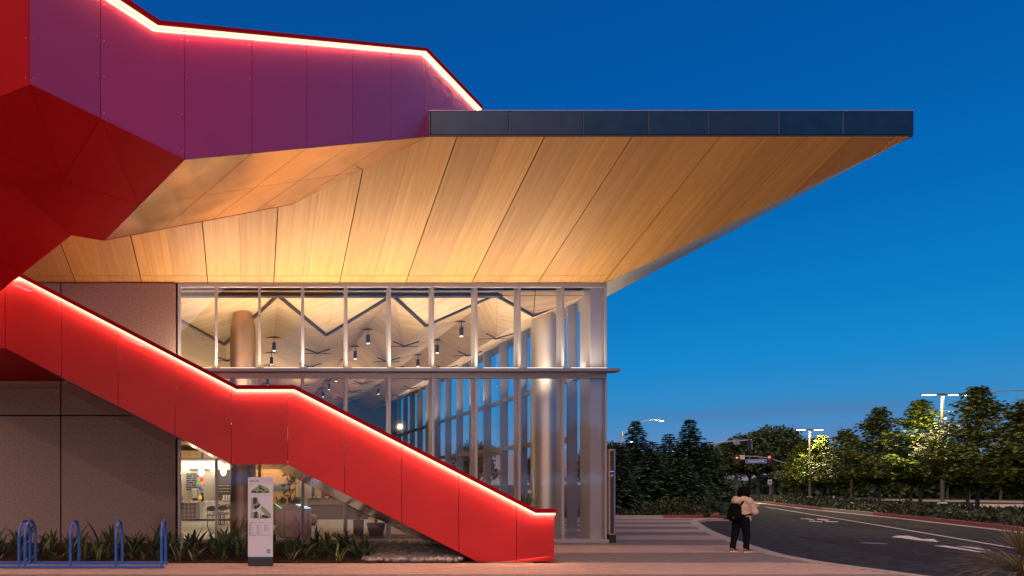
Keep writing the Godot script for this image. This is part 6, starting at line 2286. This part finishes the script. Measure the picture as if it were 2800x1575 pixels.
func person() -> void:
	mk("skin", 0.42, 0.24, 0.17, 0.55)
	mk("fleece", 0.62, 0.50, 0.40, 0.9)
	M["fleece"].rim_enabled = true
	M["fleece"].rim = 0.6
	rough_look(M["fleece"], 6.0, M.fine_tone, M.relief, 0.6)
	mk("denim", 0.007, 0.008, 0.012, 0.9, 0.0, 0.1)
	mk("hair", 0.005, 0.004, 0.004, 0.7, 0.0, 0.12)
	mk("pack", 0.005, 0.005, 0.006, 0.8, 0.0, 0.12)
	mk("shoe", 0.16, 0.09, 0.055, 0.7)
	mk("shoe sole", 0.55, 0.50, 0.46, 0.7)
	var at := V(12.02, 0.0, 16.1)
	var turn := 0.30
	var o := thing("person", "person in cream fleece and dark jeans waiting at the road edge, looking at a phone", "person", at, turn)
	# x is forward, z is the person's right
	var hip := Vector3(0.03, 0.84, 0)
	var kl := Vector3(-0.03, 0.45, -0.10)
	var kr := Vector3(0.07, 0.45, 0.10)
	var al := Vector3(-0.11, 0.09, -0.10)
	var ar := Vector3(0.05, 0.09, 0.11)
	var chest := Vector3(0.06, 1.14, 0)
	var neck := Vector3(0.09, 1.32, 0)
	var head := Vector3(0.12, 1.455, 0)
	var sl := Vector3(0.07, 1.245, -0.16)
	var sr := Vector3(0.07, 1.245, 0.16)
	var el := Vector3(0.16, 1.00, -0.21)
	var er := Vector3(0.17, 0.99, 0.22)
	var wl := Vector3(0.38, 1.10, -0.08)
	var wr := Vector3(0.37, 1.09, 0.09)
	var body := limbs([[hip, chest, 0.115, 0.12], [chest, neck, 0.11, 0.05], [neck, head, 0.05, 0.06], [head, head + Vector3(0.035, 0.03, 0), 0.088, 0.088], [head + Vector3(0.02, -0.06, 0), head + Vector3(0.06, -0.07, 0), 0.06, 0.05],
		[hip + Vector3(0, 0, -0.07), kl, 0.075, 0.055], [kl, al, 0.052, 0.038], [hip + Vector3(0, 0, 0.07), kr, 0.075, 0.055], [kr, ar, 0.052, 0.038], [al, al + Vector3(0.12, -0.05, 0), 0.038, 0.03], [ar, ar + Vector3(0.12, -0.05, 0), 0.038, 0.03],
		[sl, el, 0.045, 0.038], [el, wl, 0.038, 0.026], [sr, er, 0.045, 0.038], [er, wr, 0.038, 0.026], [chest, sl, 0.08, 0.05], [chest, sr, 0.08, 0.05]], 0.03)
	var m := nets(body, Vector3(-0.24, 0.0, -0.34), Vector3(0.50, 1.62, 0.34), 0.019)
	# nose, ears, hands with fingers, joined to the body
	var face := limbs([[head + Vector3(0.118, 0.02, 0), head + Vector3(0.135, -0.015, 0), 0.010, 0.015], [head + Vector3(0.035, 0.0, 0.088), head + Vector3(0.03, 0.03, 0.09), 0.012, 0.016], [head + Vector3(0.035, 0.0, -0.088), head + Vector3(0.03, 0.03, -0.09), 0.012, 0.016], [head + Vector3(0.108, -0.055, -0.018), head + Vector3(0.108, -0.055, 0.018), 0.012, 0.012]], 0.008)
	var fm := nets(face, head + Vector3(-0.02, -0.09, -0.12), head + Vector3(0.17, 0.07, 0.12), 0.006)
	m.p.append_array(fm.p); m.n.append_array(fm.n); m.t.append_array(fm.t); m.c.append_array(fm.c)
	for s in [-1.0, 1.0]:
		var w: Vector3 = wl if s < 0 else wr
		var palm := w + Vector3(0.055, 0.025, -0.012 * s)
		var bones := [[w, palm, 0.024, 0.030], [palm + Vector3(0, 0, 0.016), palm + Vector3(0.03, 0.005, 0.018), 0.022, 0.014], [palm + Vector3(0, 0, -0.016), palm + Vector3(0.03, 0.005, -0.018), 0.022, 0.014]]
		for k in 4:
			var z := -0.027 + 0.018 * k
			var long: float = [0.030, 0.037, 0.035, 0.027][k]
			var b := palm + Vector3(0.034, 0.004, z)
			var c := b + Vector3(long * 0.9, 0.012, -0.004 * s)
			var d := c + Vector3(long * 0.45, 0.026, -0.010 * s)
			bones.append([b, c, 0.0095, 0.0088])
			bones.append([c, d, 0.0088, 0.0075])
		bones.append([palm + Vector3(-0.012, 0.008, -0.026 * s), palm + Vector3(0.026, 0.03, -0.044 * s), 0.012, 0.0095])
		bones.append([palm + Vector3(0.026, 0.03, -0.044 * s), palm + Vector3(0.05, 0.045, -0.034 * s), 0.0095, 0.008])
		var hm := nets(limbs(bones, 0.006), w + Vector3(-0.035, -0.03, -0.085), w + Vector3(0.155, 0.11, 0.085), 0.005)
		m.p.append_array(hm.p); m.n.append_array(hm.n); m.t.append_array(hm.t); m.c.append_array(hm.c)
	part("body", m, M["skin"], o)
	for s in [-1.0, 1.0]:
		m = MB.new()
		m.ball(head + Vector3(0.108, 0.012, 0.032 * s), Vector3(0.010, 0.007, 0.012), 8)
		part("eye", m, M["joint black"], o)
	# trousers
	var tr := limbs([[hip + Vector3(-0.02, 0.03, 0), hip + Vector3(0.0, -0.04, 0), 0.15, 0.145], [hip + Vector3(-0.02, -0.02, -0.075), kl, 0.102, 0.075], [kl, al + Vector3(0, 0.05, 0), 0.073, 0.058], [hip + Vector3(0.01, -0.02, 0.075), kr, 0.102, 0.075], [kr, ar + Vector3(0, 0.05, 0), 0.073, 0.058], [al + Vector3(0, 0.06, 0), al + Vector3(0.01, 0.0, 0), 0.06, 0.058], [ar + Vector3(0, 0.06, 0), ar + Vector3(0.01, 0.0, 0), 0.06, 0.058]], 0.025)
	part("trousers", nets(tr, Vector3(-0.28, 0.05, -0.30), Vector3(0.30, 1.06, 0.30), 0.018), M["denim"], o)
	# loose fleece with a hood lying on the back and wide sleeves
	var jb := [[Vector3(0.05, 0.84, 0), Vector3(0.06, 1.12, 0), 0.168, 0.158], [Vector3(0.14, 0.80, 0), Vector3(0.13, 1.05, 0), 0.145, 0.13], [Vector3(0.06, 1.12, 0), Vector3(0.08, 1.26, 0), 0.17, 0.12], [Vector3(0.06, 1.2, 0), sl, 0.12, 0.085], [Vector3(0.06, 1.2, 0), sr, 0.12, 0.085], [sl, el, 0.078, 0.074], [el, wl + Vector3(-0.05, -0.01, 0), 0.074, 0.056], [sr, er, 0.078, 0.074], [er, wr + Vector3(-0.05, -0.01, 0), 0.074, 0.056],
		[Vector3(-0.02, 1.30, -0.09), Vector3(-0.12, 1.25, 0), 0.06, 0.075], [Vector3(-0.02, 1.30, 0.09), Vector3(-0.12, 1.25, 0), 0.06, 0.075], [Vector3(0.06, 1.31, -0.085), Vector3(-0.02, 1.30, -0.09), 0.05, 0.06], [Vector3(0.06, 1.31, 0.085), Vector3(-0.02, 1.30, 0.09), 0.05, 0.06]]
	var core := limbs(jb, 0.035)
	var fold := FastNoiseLite.new()
	fold.seed = 4
	fold.frequency = 9.0
	var jf := func(p: Vector3) -> float:
		return maxf(core.call(p) + 0.010 * fold.get_noise_3d(p.x, p.y * 0.7, p.z), 0.80 - 0.28 * (p.x - 0.05) - p.y)
	part("fleece_jacket", nets(jf, Vector3(-0.28, 0.62, -0.36), Vector3(0.46, 1.42, 0.36), 0.018), M["fleece"], o)
	# chin length hair
	var hr := limbs([[head + Vector3(-0.005, 0.035, 0), head + Vector3(0.03, 0.045, 0), 0.118, 0.112], [head + Vector3(-0.02, 0.0, 0), head + Vector3(-0.03, -0.09, 0), 0.12, 0.112], [head + Vector3(0.0, 0.0, 0.07), head + Vector3(0.02, -0.11, 0.075), 0.055, 0.04], [head + Vector3(0.0, 0.0, -0.07), head + Vector3(0.02, -0.11, -0.075), 0.055, 0.04]], 0.03)
	var hf := func(p: Vector3) -> float:
		var q: Vector3 = p - head
		var open := 0.075 - (q - Vector3(0.15, -0.05, 0)).length()
		return maxf(hr.call(p) + 0.006 * fold.get_noise_3d(p.x * 2.0, p.y * 0.6, p.z * 2.0), open)
	part("hair", nets(hf, head + Vector3(-0.2, -0.22, -0.19), head + Vector3(0.2, 0.19, 0.19), 0.013), M["hair"], o)
	for s in [-1.0, 1.0]:
		var a: Vector3 = al if s < 0 else ar
		m = nets(limbs([[a + Vector3(-0.03, -0.03, 0), a + Vector3(0.03, -0.03, 0), 0.045, 0.045], [a + Vector3(0.03, -0.045, 0), a + Vector3(0.16, -0.052, 0.01 * s), 0.045, 0.036]], 0.02), a + Vector3(-0.13, -0.12, -0.1), a + Vector3(0.26, 0.06, 0.1), 0.012)
		var sh := part("shoe", m, M["shoe"], o)
		m = MB.new()
		var q := PackedVector2Array()
		for k in 16:
			var w := TAU * k / 16.0
			q.append(Vector2(a.x + 0.062 + 0.142 * cos(w), -(a.z + 0.005 * s) + 0.047 * sin(w)))
		m.prism(q, Transform3D(Basis(Vector3.RIGHT, Vector3.FORWARD, Vector3.UP), Vector3(0, 0.028, 0)), 0.028)
		part("sole", m, M["shoe sole"], sh)
	# backpack on the person's back, phone in hand
	var bp := thing("backpack", "black backpack worn low on the back of the person in fleece", "backpack", at, turn)
	var pk := limbs([[Vector3(-0.20, 0.86, 0), Vector3(-0.15, 1.12, 0), 0.11, 0.085], [Vector3(-0.20, 0.86, -0.06), Vector3(-0.16, 1.10, -0.05), 0.10, 0.08], [Vector3(-0.20, 0.86, 0.06), Vector3(-0.16, 1.10, 0.05), 0.10, 0.08], [Vector3(-0.29, 0.86, -0.05), Vector3(-0.27, 0.95, -0.05), 0.05, 0.045], [Vector3(-0.29, 0.86, 0.05), Vector3(-0.27, 0.95, 0.05), 0.05, 0.045]], 0.03)
	part("bag", nets(pk, Vector3(-0.4, 0.7, -0.24), Vector3(0.02, 1.26, 0.24), 0.018), M["pack"], bp)
	for s in [-1.0, 1.0]:
		m = MB.new()
		m.tube([Vector3(-0.12, 1.15, 0.10 * s), Vector3(0.02, 1.315, 0.115 * s), Vector3(0.16, 1.25, 0.13 * s), Vector3(0.235, 1.10, 0.135 * s), Vector3(0.15, 0.94, 0.19 * s), Vector3(-0.08, 0.90, 0.16 * s)], 0.02, 0.018, 8)
		part("strap", m, M["pack"], bp)
	block("zip_tag", Vector3(-0.335, 0.84, 0.08), Vector3(0.012, 0.03, 0.02), M["red kerb"], bp)
	var ph := thing("phone", "phone held in both hands by the person in fleece", "phone", at, turn)
	var b := block("case", Vector3(0.475, 1.165, 0.0), Vector3(0.012, 0.14, 0.07), M["black paint"], ph, 0.004)
	b.rotation.z = -0.9
	block("screen", Vector3(-0.0065, 0, 0), Vector3(0.002, 0.125, 0.062), M["sign white"], b)
